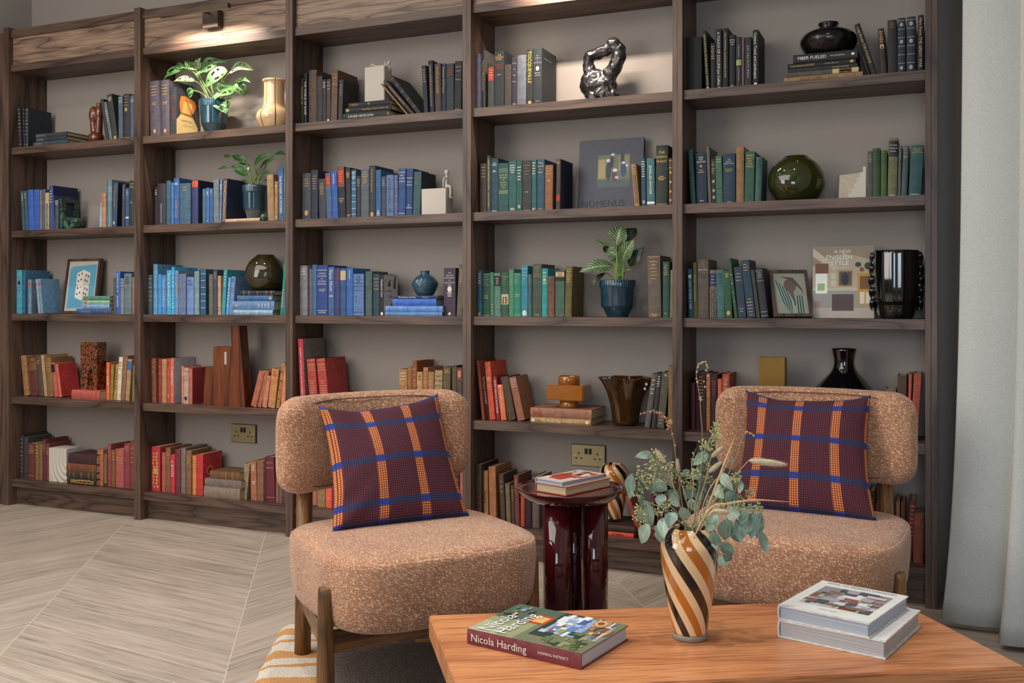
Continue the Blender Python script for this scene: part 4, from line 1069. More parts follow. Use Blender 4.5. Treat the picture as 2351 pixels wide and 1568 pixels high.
# striped vases
def striped(name, H_, R_, cols, pattern, twist, prof, loc, label, reps=3, g=1.25, base=True, parent_cat='vase'):
    """pattern: list of (columns, material index) repeated around the body"""
    seq = [mi for n_, mi in pattern for _ in range(n_)]*reps; n = len(seq)
    t = empty(name, loc); tag(t, label, parent_cat)
    bm = bmesh.new(); lathe(bm, [(r*R_, z*H_) for r, z in prof], n, twist=twist, mfun=lambda a, b: seq[int(a*n) % n], cap='b')
    bmesh.ops.recalc_face_normals(bm, faces=bm.faces[:])
    link('body', bm, [plain(c, .1, g=g, coat=1.0) for c in cols], t)
    return t
VP = sprof([(.585, .055), (.64, .14), (.78, .35), (.93, .62), (1, .8), (.97, .88), (.8, .96), (.62, 1.0), (.58, 1.0)], 7)
VPI = VP+[(r, z) for r, z in [(.54, .985), (.56, .93), (.7, .8), (.6, .3), (.1, .1)]]
CREAM, AMBER, DARK = '#c8a880', '#a05c1c', '#1c1210'
PATT = [(8, 2), (7, 0), (8, 1), (7, 0)]
vx = onZ(1583, 1463, .36)
TV = striped('striped_vase', .232, .0615, [CREAM, AMBER, DARK], PATT, -2.7, VPI, vx, 'cream glass vase with amber and black spiral stripes on coffee table', 4, g=1.35)
glass = plain('#b8ac9a', .05, g=1.3, trans=.55, ior=1.3)
bm = bmesh.new(); lathe(bm, [(.034, 0), (.037, .002), (.0375, .008), (.0365, .0125)], 40); bmesh.ops.recalc_face_normals(bm, faces=bm.faces[:]); link('glass_foot', bm, glass, TV)
Y = .115; X = sx(1409, Y); z0 = STACKTOP[(4, 5, 'a')]; ht = onY(1409, 1065, Y)[1]-z0
striped('striped_vase', ht, 33.5*mpp(X, Y), [CREAM, AMBER, DARK], PATT, -2.7, VPI, (X, Y, z0), 'small amber and black spiral striped vase on flat books behind side table', 4)
Y = .115; X = sx(630, Y); k = mpp(X, Y); z0 = SH[0]; ht = onY(630, 184, Y)[1]-z0
NP = sprof([(.62, .0), (.8, .05), (1, .22), (.93, .34), (.64, .46), (.585, .6), (.57, .9), (.6, .95)], 6)+[(.66, .965), (.67, .985), (.64, 1), (.56, .99), (.5, .95), (.5, .5), (.1, .1)]
striped('striped_vase', ht, 41*k, [CREAM, DARK], [(1, 1), (15, 0)], .0, NP, (X, Y, z0), 'cream vase with thin black vertical stripes and round belly', 7)
# reclining figure on white block
def figure_block(px0, px1, pxs, yt, zb, Y, lab, parts_fn, name):
    X0, X1 = sx(px0, Y), sx(px1, Y); Zt = onY(px0, yt, Y)[1]; dp = .07
    t = empty(name, (X0, Y, zb)); tag(t, lab, 'sculpture')
    bm = bmesh.new(); box(bm, 0, X1-X0, 0, dp, 0, Zt-zb); bmesh.ops.bevel(bm, geom=bm.edges[:], offset=.002, segments=2, affect='EDGES'); link('block', bm, white_plaster, t)
    organic('figure', parts_fn(X1-X0, Zt-zb, dp), white_plaster, (0, 0, 0), .0022, 4, t)
def recl(w, h, d):
    y = d*.5
    return [('s', (w+.006, y, h+.022), .0075), ('t', [(w+.001, y, h+.016), (w-.008, y, h+.01), (w-.026, y, h+.006), (w*.4, y, h+.006)], .0055, .0075), ('t', [(w-.008, y-.008, h+.012), (w-.012, y-.012, h+.02), (w-.004, y-.01, h+.019)], .0032, .0025),
            ('t', [(w*.4, y-.006, h+.006), (w*.22, y-.006, h+.019), (w*.14, y-.006, h+.004)], .005, .0032), ('t', [(w*.4, y+.006, h+.006), (w*.3, y+.006, h+.017), (w*.1, y+.004, h+.018), (w*.08, y+.004, h+.012)], .005, .003), ('t', [(w+.001, y+.004, h+.012), (w+.004, y+.004, h-.004), (w+.006, y+.002, h-.02)], .0035, .0022)]
figure_block(640+985/5, 640+1210/5, 893, 60+475/5, STACKTOP[(3, 1, 'a')], .075, 'white plaster block with small reclining figure on top', recl, 'figure_sculpture')
def seat(w, h, d):
    y = d*.4; x = w-.01
    return [('s', (x, y, h+.071), .0105, (1, 1, 1.15)), ('t', [(x, y, h+.06), (x-.001, y, h+.048), (x-.002, y, h+.02), (x, y, h+.006)], .0045, .0095), ('t', [(x-.002, y, h+.05), (x-.002, y, h+.045)], .013, .011), ('t', [(x-.004, y-.013, h+.05), (x-.009, y-.015, h+.028), (x-.009, y-.014, h+.004)], .0042, .0032), ('t', [(x-.004, y+.013, h+.05), (x-.009, y+.015, h+.028), (x-.009, y+.014, h+.004)], .0042, .0032),
            ('t', [(x, y-.006, h+.007), (x+.018, y-.007, h+.008), (x+.022, y-.007, h-.02), (x+.019, y-.007, h-.036), (x+.027, y-.007, h-.042)], .0072, .0032), ('t', [(x, y+.006, h+.007), (x+.018, y+.007, h+.008), (x+.02, y+.007, h-.02), (x+.018, y+.007, h-.036), (x+.026, y+.007, h-.042)], .0072, .0032)]
figure_block(640+1637/5, 640+1918/5, 1036, 350+420/5, SH[1], .05, 'cream plaster cube with small seated figure on its edge', seat, 'figure_sculpture')
# knotted dark metal sculpture
Y = .12; X = sx(1080+1500/5.002, Y); k = mpp(X, Y)/5.002; q = lambda x, y: ((x-1500)*k, R.uniform(-.004, .004), max((1135-y)*k, 0))
metal = plain('#3c3a3a', .32, .9, g=1.6)
parts = [('s', (*q(1430, 920)[:2], q(1430, 920)[2]), 187*k, (1, .7, .95)), ('s', q(1530, 930), 150*k, (1, .7, 1)), ('t', [q(1490, 1090), q(1530, 1000), q(1520, 900)], 150*k, 112*k), ('t', [q(1400, 1120), q(1450, 1050)], 112*k, 125*k), ('t', [q(1620, 1115), q(1560, 1000)], 118*k, 112*k),
         ('t', [q(1390, 860), q(1355, 720), q(1355, 600), q(1395, 545)], 77*k, 52*k), ('t', [q(1360, 590), q(1450, 570), q(1550, 545), q(1640, 500)], 65*k, 77*k), ('s', q(1655, 480), 85*k), ('t', [q(1650, 500), q(1715, 570), q(1700, 680), q(1620, 800), q(1560, 900)], 82*k, 87*k), ('t', [q(1580, 880), q(1540, 800), q(1515, 790)], 50*k, 27*k), ('s', q(1400, 545), 50*k)]
o = organic('abstract_sculpture', parts, metal, (X, Y, SH[0]), .0035, 4, disp=.006); tag(o, 'dark metal abstract sculpture knotted around an open hole', 'sculpture')
# glass, black and ceramic vases
def glassy(h, dens=.0, rough=.04, tr=.75): return plain(h, rough, g=1.0, trans=tr, ior=1.35, coat=1.0)
def blob_vase(px0, px1, yt, zb, Y, m, label, fl=.2):
    X = sx((px0+px1)/2, Y); r = (px1-px0)/2*mpp(X, Y); h = onY((px0+px1)/2, yt, Y)[1]-zb
    prof = sprof([(.45, 0), (.72, .06), (.96, .28), (1, .45), (.93, .66), (.74, .84), (.5, .955), (.42, 1.0)], 6)
    prof = [(a*r, b*h) for a, b in prof]+[(.38*r, h*.99), (.46*r, .93*h), (.9*r, .5*h), (.65*r, .1*h), (.001, .08*h)]
    o = lathe_obj('vase', prof, m, (X, Y, zb), 64, rfun=lambda th, t, rr: rr*(1+.035*math.sin(2*th+1.5*t)+.02*math.sin(3*th+5*t))); tag(o, label, 'vase'); return o
blob_vase(565.2, 655, 585, STACKTOP[(2, 3, 'a')], .125, glassy('#6a5c34', tr=.8), 'squat smoky brown glass vase standing on stack of blue books')
blob_vase(1550+865/4, 1550+1358/4, 250+436/4, SH[1], .12, glassy('#5c6428', tr=.8), 'round olive green glass vase between green books and stepped block')
Y = .1; X = sx(640+1680/5, Y); k = mpp(X, Y); z0 = STACKTOP[(3, 3, 'a')]; h = onY(976, 560+308/5, Y)[1]-z0; r = 31*k
prof = [(.52, 0), (.66, .06), (.9, .3), (1, .45), (.97, .55), (.7, .74), (.4, .84), (.33, .9), (.36, 1.0), (.3, 1.0), (.27, .9), (.001, .8)]
pp = sprof(prof[:9], 8); pp = [(a*(1+.018*math.sin(i*1.9)), b) for i, (a, b) in enumerate(pp)]+prof[9:]
o = lathe_obj('vase', [(a*r, b*h) for a, b in pp], plain('#27485a', .15, g=1.4, coat=1.0), (X, Y, z0), 56); tag(o, 'ribbed slate blue vase with narrow neck on stack of blue books', 'vase')
# ochre slab vase
Y = .06; X0, X1 = sx(1080+872/5, Y), sx(1080+1290/5, Y); z0 = STACKTOP[(4, 4, 'a')]; k = mpp(X0, Y); xc = (X0+X1)/2; wv = X1-X0; dv = .11
t = empty('slab_vase', (xc, Y+dv/2, z0)); tag(t, 'ochre ceramic vase with flat square body on round foot', 'vase'); oc = plain('#8a5218', .12, g=1.35, coat=1.0)
bm = bmesh.new(); box(bm, -wv/2, wv/2, -dv/2, dv/2, .031, .031+.064); bmesh.ops.bevel(bm, geom=bm.edges[:], offset=.004, segments=3, affect='EDGES'); link('body', bm, oc, t)
lathe_obj('foot', [(.037, 0), (.0385, .004), (.038, .034)], oc, (0, 0, 0), 48, t); lathe_obj('neck', [(.045, .09), (.0455, .128), (.0435, .1295), (.041, .126), (.041, .096), (.001, .096)], oc, (0, 0, 0), 48, t)
# handkerchief vase
Y = .125; X = sx(1080+1780/5, Y); k = mpp(X, Y)
prof = sprof([(.04, 0), (.052, .012), (.056, .05), (.066, .11), (.084, .165), (.098, .193)], 7); prof = prof+[(a-.003, max(b, .008)) for a, b in prof[::-1]]
def wav(th, t, r):
    q = min(1, r/.098); a = max(0, (q-.45)/.55); return r*(1+a**1.5*(.24*math.sin(6*th+.9)+.06*math.sin(11*th)))
t = empty('handkerchief_vase', (X, Y, SH[3])); tag(t, 'brown glass vase with wavy folded rim', 'vase')
lathe_obj('body', prof, plain('#6a4420', .04, g=1.1, trans=.75, ior=1.25, coat=1.0), (0, 0, 0), 120, t, rfun=wav)
for px, py in ((1080+2020/5, 770+560/5), (1080+2003/5, 770+612/5)):
    xx, zz = onY(px, py, Y-.052); bm = bmesh.new(); lathe(bm, [(.0062, 0), (.0062, .0006)], 20); link('sticker', bm, plain('#a8a4b0', .5, g=1.2), t, (xx-X, -.052, zz-SH[3]), rot=(PI/2, 0, -.45))
# wooden stepped sculpture
def mahog(): return wood('mahogany', '#5c2c14', '#7c4020', '#3c1c10', axis='Z', g=.95, rough=.35)
Y = .075; f = lambda z_: sx(z_/2.904, Y); kk = mpp(f(1500), Y)/2.904; z_ = lambda y: (610-y)*kk
bm = bmesh.new(); x_ = lambda v: f(v)-f(1500)
prism(bm, [(x_(1356), 0), (x_(1424), 0), (x_(1424), z_(350)), (x_(1368), z_(350))], .0, .05)
prism(bm, [(x_(1425), 0), (x_(1572), 0), (x_(1552), z_(215)), (x_(1425), z_(215))], -.004, .06)
prism(bm, [(x_(1570), 0), (x_(1640), 0), (x_(1602), z_(74)), (x_(1545), z_(74))], -.008, .05)
o = link('wood_sculpture', bm, mahog(), None, (f(1500), Y, SH[3])); tag(o, 'stepped mahogany sculpture like a small tower building', 'sculpture')
decorate(o, [('#a8a8a4', q4(x_(1500), x_(1514), z_(332), z_(248)))], lambda u, v, off: (u, -.0042-off, v))
# black bumps behind the chair back
Y = .11; X = sx(640+838/5, Y)
o = organic('loop_sculpture', [('t', [(-.055, 0, .03), (-.05, 0, .06), (0, 0, .083), (.045, 0, .06), (.03, 0, .05), (-.03, 0, .03)], .013, .013), ('t', [(.02, .01, .02), (.03, .01, .05), (.062, .01, .074), (.095, .01, .05), (.08, .01, .02)], .011, .011), ('s', (0, 0, .014), .05, (1.4, .8, .3))], plain('#0c0c0e', .08, g=1, coat=1), (X, Y, SH[3]), .003, 4); tag(o, 'glossy black looped ornament showing just above the chair back', 'ornament')
# black squat pot
Y = .12; X = sx(1550+1408/4, Y); k = mpp(X, Y); z0 = STACKTOP[(5, 1, 'a')]; r = 63*k; h = onY(1902, 54, Y)[1]-z0
prof = sprof([(.5, 0), (.8, .1), (1, .42), (.86, .66), (.5, .8), (.3, .84)], 6)+[(.28, .87), (.36, .95), (.36, 1), (.3, 1), (.24, .9), (.001, .8)]
def black_glaze():
    m = bpy.data.materials.new('black_glaze'); nt, b = nodes(m); n1 = N(nt, 'ShaderNodeTexNoise', i_Scale=45.0, i_Detail=3.0); L(nt, coords(nt), n1.inputs['Vector'])
    L(nt, ramp(nt, n1.outputs[0], [(.4, hexc('#08080a')), (.7, hexc('#1c1416'))]), b.inputs['Base Color']); b.inputs['Roughness'].default_value = .2; bump(nt, b, n1.outputs[0], .5, .004); return m
o = lathe_obj('squat_pot', [(a*r, b*h) for a, b in prof], black_glaze(), (X, Y, z0), 64); tag(o, 'squat black glazed pot with flared lip on stack of books', 'vase')
# stepped block
Y = .075; x_ = lambda v: sx(1550+v/4, Y); X0 = x_(1495); kk = mpp(X0, Y)/4; zb_ = 820
bm = bmesh.new(); st = [(1592, 820), (1592, 775), (1618, 775), (1618, 725), (1645, 725), (1645, 675), (1672, 675), (1672, 625), (1698, 625), (1698, 578), (1725, 578), (1725, 530), (1752, 530), (1752, 820)]
prism(bm, [(x_(a)-X0, (820-b)*kk) for a, b in st], 0, .02, 0)
prism(bm, [(0, 0), (x_(1700)-X0, 0), (x_(1715)-X0, 245*kk), (.004, 230*kk)], .021, .05, 1)
o = link('stair_sculpture', bm, [white_plaster, cream_stone], None, (X0, Y, SH[1])); tag(o, 'cream stone block cut into a small staircase', 'sculpture')
# black glass vase with ruffled sides
Y = .115; X = sx(1550+2030/4, Y); k = mpp(X, Y)/4; h = onY(2057, 500+303/4, Y)[1]-SH[2]
t = empty('ruffled_vase', (X, Y, SH[2])); tag(t, 'tall black glass vase with ruffled ribs down both sides', 'vase'); bg = plain('#06080a', .05, g=1, coat=1.0)
prof = sprof([(140*k, 0), (160*k, .02), (190*k, .09), (200*k, .17), (198*k, h)], 6)+[(185*k, h), (180*k, .05), (.001, .04)]
lathe_obj('body', prof, bg, (0, 0, 0), 96, t, rfun=lambda th, tt, r: r*(1+.012*math.sin(14*th)))
for sgn in (-1, 1):
    bm = bmesh.new(); n = 60; a, b = [], []
    for i in range(n+1):
        z = .03+(h-.035)*i/n; rr = .190*k/.2*1+0; ext = .022*(1-abs(.5-i/n)*.5)*(.65+.35*abs(math.sin(i/n*PI*5)))
        base = 186*k; wob = .007*math.sin(i/n*PI*10)
        a.append((sgn*(base-.004), wob*.3, z)); b.append((sgn*(base+ext), wob, z))
    for off in (-.003, .003):
        pass
    V = [[bm.verts.new((p[0], p[1]+o_, p[2])) for p in L_] for L_ in (a, b) for o_ in (-.003, .003)]
    for i in range(n):
        for u, v in ((0, 2), (2, 3), (3, 1), (1, 0)):
            bm.faces.new((V[u][i], V[v][i], V[v][i+1], V[u][i+1])).smooth = True
    bmesh.ops.recalc_face_normals(bm, faces=bm.faces[:]); link('ruffle', bm, bg, t)
# brass box and black flared vase on the fourth shelf
Y = .09; X0, X1 = sx(1742.6, Y), sx(1801.5, Y); h = onY(1770, 821, Y)[1]-SH[3]
bm = bmesh.new(); ringplate(bm, rect(0, X1-X0, 0, .06), rect(.004, X1-X0-.004, .004, .056), 0, h, plane='XY'); box(bm, .004, X1-X0-.004, .004, .056, 0, h-.02)
o = link('brass_box', bm, plain('#7c5e22', .4, .45, g=1.2), None, (X0, Y, SH[3])); tag(o, 'tall rectangular brass coloured box on the rightmost bay fourth shelf', 'box')
Y = .12; X = sx(1938, Y); k = mpp(X, Y); h = onY(1938, 800, Y)[1]-SH[3]
prof = [(a*k, b*h) for a, b in sprof([(70, 0), (86, .12), (88, .32), (72, .5), (50, .62), (28, .74), (22, .85), (27, 1.0)], 6)]+[(22*k, h), (18*k, .8*h), (.001, .6*h)]
o = lathe_obj('flared_vase', prof, plain('#08080a', .06, g=1, coat=1.0), (X, Y, SH[3]), 64, rfun=lambda th, t_, r: r*(1+(.10 if t_ < .35 else .03)*math.sin(4*th+.8))); tag(o, 'black glossy vase with narrow neck flaring to wide shoulders', 'vase')
# big books and prints facing the room
def cover_book(px0, px1, yt, row, Y, th, col, lean, label, shapes, roll=0, pg='#c8c0b0'):
    X0, X1 = sx(px0, Y), sx(px1, Y); wv = X1-X0; hv = (onY(px0, yt, Y)[1]-SH[row-1])/math.cos(lean)
    bm = bmesh.new(); box(bm, 0, wv, 0, .003, 0, hv); box(bm, 0, wv, th-.003, th, 0, hv); box(bm, 0, .003, .003, th-.003, 0, hv)
    o = link('book', bm, plain(col, .4, g=1.25), None, (X0, Y, SH[row-1]+.0005), rot=(-lean, roll, 0))
    bm = bmesh.new(); box(bm, .0035, wv-.004, .0035, th-.0035, .003, hv-.003); link('pages', bm, pages_mat(pg, 1), o)
    decorate(o, shapes(wv, hv), lambda u, v, off: (u, -off, v)); tag(o, label, 'book'); return o
def nomenus(w, h):
    s = [('#6a6a58', q4(.3*w, .8*w, .33*h, .83*h)), ('#3c4a54', q4(.3*w, .8*w, .78*h, .83*h)), ('#4a5a58', q4(.3*w, .8*w, .33*h, .43*h)), ('#a09060', q4(.31*w, .42*w, .45*h, .72*h)), ('#8a7c58', q4(.62*w, .78*w, .55*h, .76*h))]
    for x, y, a, b, c in ((.47, .55, .04, .13, '#2a3448'), (.52, .68, .025, .09, '#24303c'), (.7, .58, .045, .12, '#2c4468'), (.68, .72, .03, .09, '#30384c'), (.56, .48, .04, .09, '#5a3a44'), (.46, .7, .03, .025, '#c8d0dc'), (.53, .78, .03, .02, '#b8c8d4'), (.7, .66, .03, .02, '#c0c8d8'), (.57, .56, .035, .025, '#d0d0dc'), (.75, .62, .02, .02, '#b8c0d4'), (.6, .46, .03, .02, '#c8b0b8')):
        s.append((c, disc(x*w, y*h, a*w, b*h)))
    s.append(('#0c0c12', 'NOMENUS', .07*w, .06*h, .095*h, .86*w)); return s
cover_book(1325.5, 1474, 322, 2, .175, .018, '#3a3c48', .1, 'large slate grey art book facing out with a flower painting', nomenus)
def english(w, h):
    s = [('#a89c84', q4(0, w, .0, h)), ('#8a7c68', [(0, h), (w, h), (w, .8*h), (.5*w, .9*h), (0, .72*h)]), ('#b8ae98', [(0, .98*h), (.38*w, .72*h), (.36*w, .66*h), (0, .86*h)]), ('#8c8c84', q4(0, w, .14*h, .38*h)), ('#b0a898', q4(0, w, .38*h, .42*h)), ('#a89c90', q4(0, w, 0, .14*h)),
         ('#6c4434', q4(.04*w, .26*w, .62*h, .76*h)), ('#d8dcd4', q4(.05*w, .24*w, .34*h, .62*h)), ('#8caa6c', q4(.08*w, .2*w, .38*h, .48*h)), ('#8a6a40', q4(.42*w, .65*w, .44*h, .66*h)), ('#4a4438', q4(.44*w, .63*w, .46*h, .64*h)), ('#1c1c20', disc(.53*w, .54*h, .06*w, .09*h)), ('#4a3834', q4(.32*w, .67*w, .1*h, .33*h)), ('#3a2a28', q4(.33*w, .66*w, .21*h, .214*h)),
         ('#b08428', q4(.73*w, .97*w, .18*h, .62*h)), ('#6a4418', q4(.77*w, .95*w, .4*h, .58*h)), ('#c8c4b8', q4(.77*w, .95*w, .2*h, .36*h)), ('#b89838', q4(.84*w, .87*w, .2*h, .38*h)), ('#2c3438', disc(.74*w, .74*h, .05*w, .035*h)), ('#2c2c2c', disc(.9*w, .72*h, .06*w, .05*h)), ('#7a4c30', disc(.8*w, .67*h, .04*w)), ('#b8b4a0', q4(.3*w, .38*w, .54*h, .62*h)), ('#b8b4a0', q4(.3*w, .38*w, .44*h, .52*h)), ('#8c7460', disc(.08*w, .19*h, .05*w, .05*h)),
         ('#e8e4dc', 'A NEW', .35*w, .9*h, .05*h, .34*w), ('#e8e4dc', 'ENGLISH', .22*w, .815*h, .065*h, .58*w), ('#e8e4dc', 'STYLE', .3*w, .735*h, .065*h, .42*w), ('#d8d4cc', 'VALVERDE GRAHAM', .32*w, .69*h, .018*h, .38*w)]
    return s
cover_book(1865, 2007, 566, 3, .165, .024, '#8a8068', .09, 'large picture book facing out with a farmhouse room on its cover', english)
t = empty('framed_print', (sx(1777, .07), .07, SH[2]+.004)); t.rotation_euler = (-.34, 0, .48); tag(t, 'small wood framed drawing of a figure in striped drapery', 'picture')
fw, fh = .148, .188
bm = bmesh.new(); ringplate(bm, rect(0, fw, 0, fh), rect(.012, fw-.012, .012, fh-.012), -.008, .008); link('frame', bm, wood('frame_oak', '#4c3c36', '#5c4a42', '#352a26', axis='Z', g=1.2), t)
bm = bmesh.new(); box(bm, .0115, fw-.0115, -.003, .004, .0115, fh-.0115); pr = link('print', bm, plain('#8c9080', .4, g=1.3), t)
sh = [('#6a5a58', disc(.075, .125, .024, .028)), ('#6a5a58', [(.065, .1), (.085, .1), (.092, .05), (.072, .03), (.06, .06)]), ('#5c504e', [(.04, .163), (.09, .158), (.12, .115), (.124, .09), (.115, .11), (.08, .145)])]
for i in range(9): a = i*.006; sh.append(('#2c4444' if i % 2 else '#9aaaa0', [(.013+a, .155-a), (.018+a, .15-a), (.045+a*.8, .06), (.07+a*.3, .013), (.062+a*.3, .013), (.036+a*.8, .06)]))
for i in range(7): sh.append(('#2c4444' if i % 2 else '#9aaaa0', [(.09+i*.005, .014), (.0945+i*.005, .014), (.0965+i*.0045, .085), (.092+i*.0045, .085)]))
decorate(pr, sh, lambda u, v, off: (u, -.003-off, v))
# sockets on the back wall
brass = plain('#8a8060', .33, .7, g=1.5)
def socket(px0, px1, yt, yb, label):
    X0 = sx(px0, BY); X1 = sx(px1, BY); Zt, Zb = onY(px0, yt, BY)[1], onY(px1, yb, BY)[1]; cx, cz = (X0+X1)/2, (Zt+Zb)/2; w, h = .147, .087
    t = empty('wall_socket', (cx, BY, cz)); tag(t, label, 'socket', 'double wall sockets behind the bottom shelf')
    boxobj('backing', -w/2-.002, w/2+.003, -.006, 0, -h/2-.002, h/2+.002, plain('#0c0a0a', .4, g=1), t)
    boxobj('plate', -w/2, w/2, -.009, -.0062, -h/2, h/2, brass, t, .0008)
    blk = plain('#0a0a0c', .4, g=1)
    for s in (-1, 1):
        boxobj('switch', s*.009-.006, s*.009+.006, -.0125, -.0092, .006, .03, blk, t, .001)
        for dx, dz, a, b in ((0, .008, .0028, .0045), (-.011, -.013, .0042, .003), (.011, -.013, .0042, .003)):
            x = s*.041+dx; boxobj('pin_hole', x-a, x+a, -.0094, -.0088, dz-b, dz+b, blk, t)
        bm = bmesh.new(); lathe(bm, [(.003, 0), (.003, .001)], 12); link('screw', bm, plain('#c8c0a0', .3, .8), t, (s*.06, -.009, -.001), rot=(PI/2, 0, 0))
socket(533, 589, 974, 1016, 'brass double socket in the second bay above flat books')
socket(1314, 1390, 1022, 1069, 'brass double socket in the fourth bay behind side table')
# ---------------------------------------------------------------- lounge chairs
def boucle():
    m = bpy.data.materials.new('flecked_boucle'); nt, b = nodes(m)
    tc = nt.nodes.new('ShaderNodeTexCoord'); cb = nt.nodes.new('ShaderNodeCombineXYZ')
    for i_, (dv, f_) in enumerate((((.25, .84, -.48), 105), ((-.12, .52, .85), 430), ((.96, -.15, .23), 300))):
        dt = nt.nodes.new('ShaderNodeVectorMath'); dt.operation = 'DOT_PRODUCT'; L(nt, tc.outputs['Object'], dt.inputs[0]); dt.inputs[1].default_value = tuple(q_*f_ for q_ in dv); L(nt, dt.outputs['Value'], cb.inputs[i_])
    n1 = N(nt, 'ShaderNodeTexNoise', i_Scale=1.0, i_Detail=1.0, i_Distortion=.5); L(nt, cb.outputs[0], n1.inputs['Vector'])
    n2 = N(nt, 'ShaderNodeTexNoise', i_Scale=9.0, i_Detail=2.0); L(nt, coords(nt), n2.inputs['Vector'])
    fl = ramp(nt, n1.outputs[0], [(0.56, (0, 0, 0, 1)), (0.6, (1, 1, 1, 1))])
    base = ramp(nt, n2.outputs[0], [(0.35, hexc('#8f6045', 1.12)), (0.65, hexc('#a07254', 1.12))])
    L(nt, mixc(nt, fl, base, hexc('#deb998', 1)), b.inputs['Base Color']); b.inputs['Roughness'].default_value = .92
    b.inputs['Sheen Weight'].default_value = .25
    bump(nt, b, n1.outputs[0], .55, .003); return m
BOUCLE = boucle()
SEAM = cloth('#6a4632', .9, .1, 300)
LEGW = wood('walnut_leg', '#5e3f22', '#7a5530', '#3c2814', axis='Z', g=1.25, rough=.35, fig=1.3)
LEGX = wood('walnut_leg', '#5e3f22', '#7a5530', '#3c2814', axis='Y', g=1.25, rough=.35, fig=1.3)
def superell(a, ab, b, n, K=96):
    o = []
    for i in range(K):
        th = 2*PI*i/K; ct, st = math.cos(th), math.sin(th)
        o.append(((a if ct > 0 else ab)*math.copysign(abs(ct)**(2/n), ct), b*math.copysign(abs(st)**(2/n), st)))
    return o
def chair(label):
    t = empty('lounge_chair'); tag(t, label, 'chair', 'boucle lounge chairs in front of the bookcase')
    base = superell(.293, .299, .319, 3.8)
    bm = bmesh.new(); rings = []
    def ring(s, z, inset=0): return [bm.verts.new((x*s-(inset if x > 0 else -inset)*0, y*s, z)) for x, y in base]
    prof = [(.80, .198), (.88, .2), (.945, .212), (.975, .235), (.992, .29), (1.0, .34), (.998, .375), (.99, .388), (.978, .3915), (.972, .389), (.966, .392), (.95, .397), (.88, .402), (.7, .406), (.4, .409), (.1, .41)]
    for s, z in prof: rings.append(ring(s, z))
    K = len(base)
    for a, b in zip(rings, rings[1:]):
        for i in range(K): bm.faces.new((a[i], a[(i+1) % K], b[(i+1) % K], b[i])).smooth = True
    bm.faces.new(rings[0][::-1]); bm.faces.new(rings[-1])
    link('seat', bm, BOUCLE, t)
    # curved back cushion: swept rounded section
    bm = bmesh.new(); M_, S_ = 60, 28; rows = []
    for i in range(M_+1):
        u = -1+2*i/M_; ue = math.copysign(1-(1-abs(u))**1.6, u) if 0 else u
        q = .312*math.sin(ue*PI/2)*1.0; pc = -.342+.118*(q/.312)**2*.9
        sd = .3135-abs(q); rc_ = .075; e = 1.0 if sd > rc_ else (.148-rc_+math.sqrt(max(0, rc_**2-(rc_-sd)**2)))/.148; e2 = 1.0 if sd > .05 else math.sqrt(max(0, 1-(1-sd/.05)**2))
        tx, ty = .118*.9*2*q/.312**2, 1.0; ln = math.hypot(tx, ty); nx, ny = 1/ln, -tx/ln
        hh, tt = .148*max(e, .02), .05*max(e2, .06); cz = .633
        row = []
        for j in range(S_):
            a = 2*PI*j/S_; ca, sa = math.cos(a), math.sin(a)
            du = tt*math.copysign(abs(ca)**.72, ca); dz = hh*math.copysign(abs(sa)**.42, sa)
            row.append(bm.verts.new((pc+nx*du, q+ny*du, cz+dz)))
        rows.append(row)
    for a, b in zip(rows, rows[1:]):
        for j in range(S_): bm.faces.new((a[j], a[(j+1) % S_], b[(j+1) % S_], b[j])).smooth = True
    bm.faces.new(rows[0]); bm.faces.new(rows[-1][::-1]); bmesh.ops.recalc_face_normals(bm, faces=bm.faces[:])
    link('backrest', bm, BOUCLE, t)
    # piped seam round the front face of the back
    bm = bmesh.new(); pts = []
    for i in range(73):
        a = 2*PI*i/72; q = .262*math.copysign(abs(math.cos(a))**.35, math.cos(a)); dz = .133*math.copysign(abs(math.sin(a))**.4, math.sin(a))
        pts.append((-.342+.1062*(q/.312)**2+.0425, q, .633+dz))
    tube(bm, pts, .0022, 6); link('seam', bm, SEAM, t)
    for s in (-1, 1):
        bm = bmesh.new(); lathe(bm, [(.0245, 0), (.0245, .02), (.0195, .30), (.0185, .315), (.0165, .318)], 28); link('leg', bm, LEGW, t, (.150, s*.315, 0))
        bm = bmesh.new(); tube(bm, [(-.272, s*.236, 0), (-.29, s*.226, .25), (-.315, s*.214, .56)], .0245, 28); link('leg', bm, LEGW, t)
    boxobj('rail', .138, .158, -.31, .31, .142, .2, LEGX, t, .003)
    boxobj('rail', -.285, -.265, -.225, .225, .142, .2, LEGX, t, .003)
    for s in (-1, 1):
        bm = bmesh.new(); prism(bm, [(-.275, s*.222), (-.275, s*.24), (.15, s*.32), (.15, s*.30)], .142, .2, plane='XY'); link('rail', bm, wood('walnut_leg', '#5e3f22', '#7a5530', '#3c2814', axis='X', g=1.25, rough=.35, fig=1.3), t)
    return t
def copy_tree(o, parent=None):
    c = o.copy(); COL.objects.link(c); c.parent = parent
    for ch in list(o.children): copy_tree(ch, c)
    return c
RUGZ = .012
c1 = chair('flecked tan boucle lounge chair nearest the camera, beside side table')
c1.location = (3.121, -1.219, RUGZ-.001); c1.rotation_euler = (0, 0, -.637)
c2 = copy_tree(c1); c2['label'] = 'flecked tan boucle lounge chair beside the curtain, behind the vase'
c2.location = (4.121, -.645, RUGZ-.001); c2.rotation_euler = (0, 0, -1.662)
for c_ in (c1, c2):
    c_.scale = (1, 1, .99)
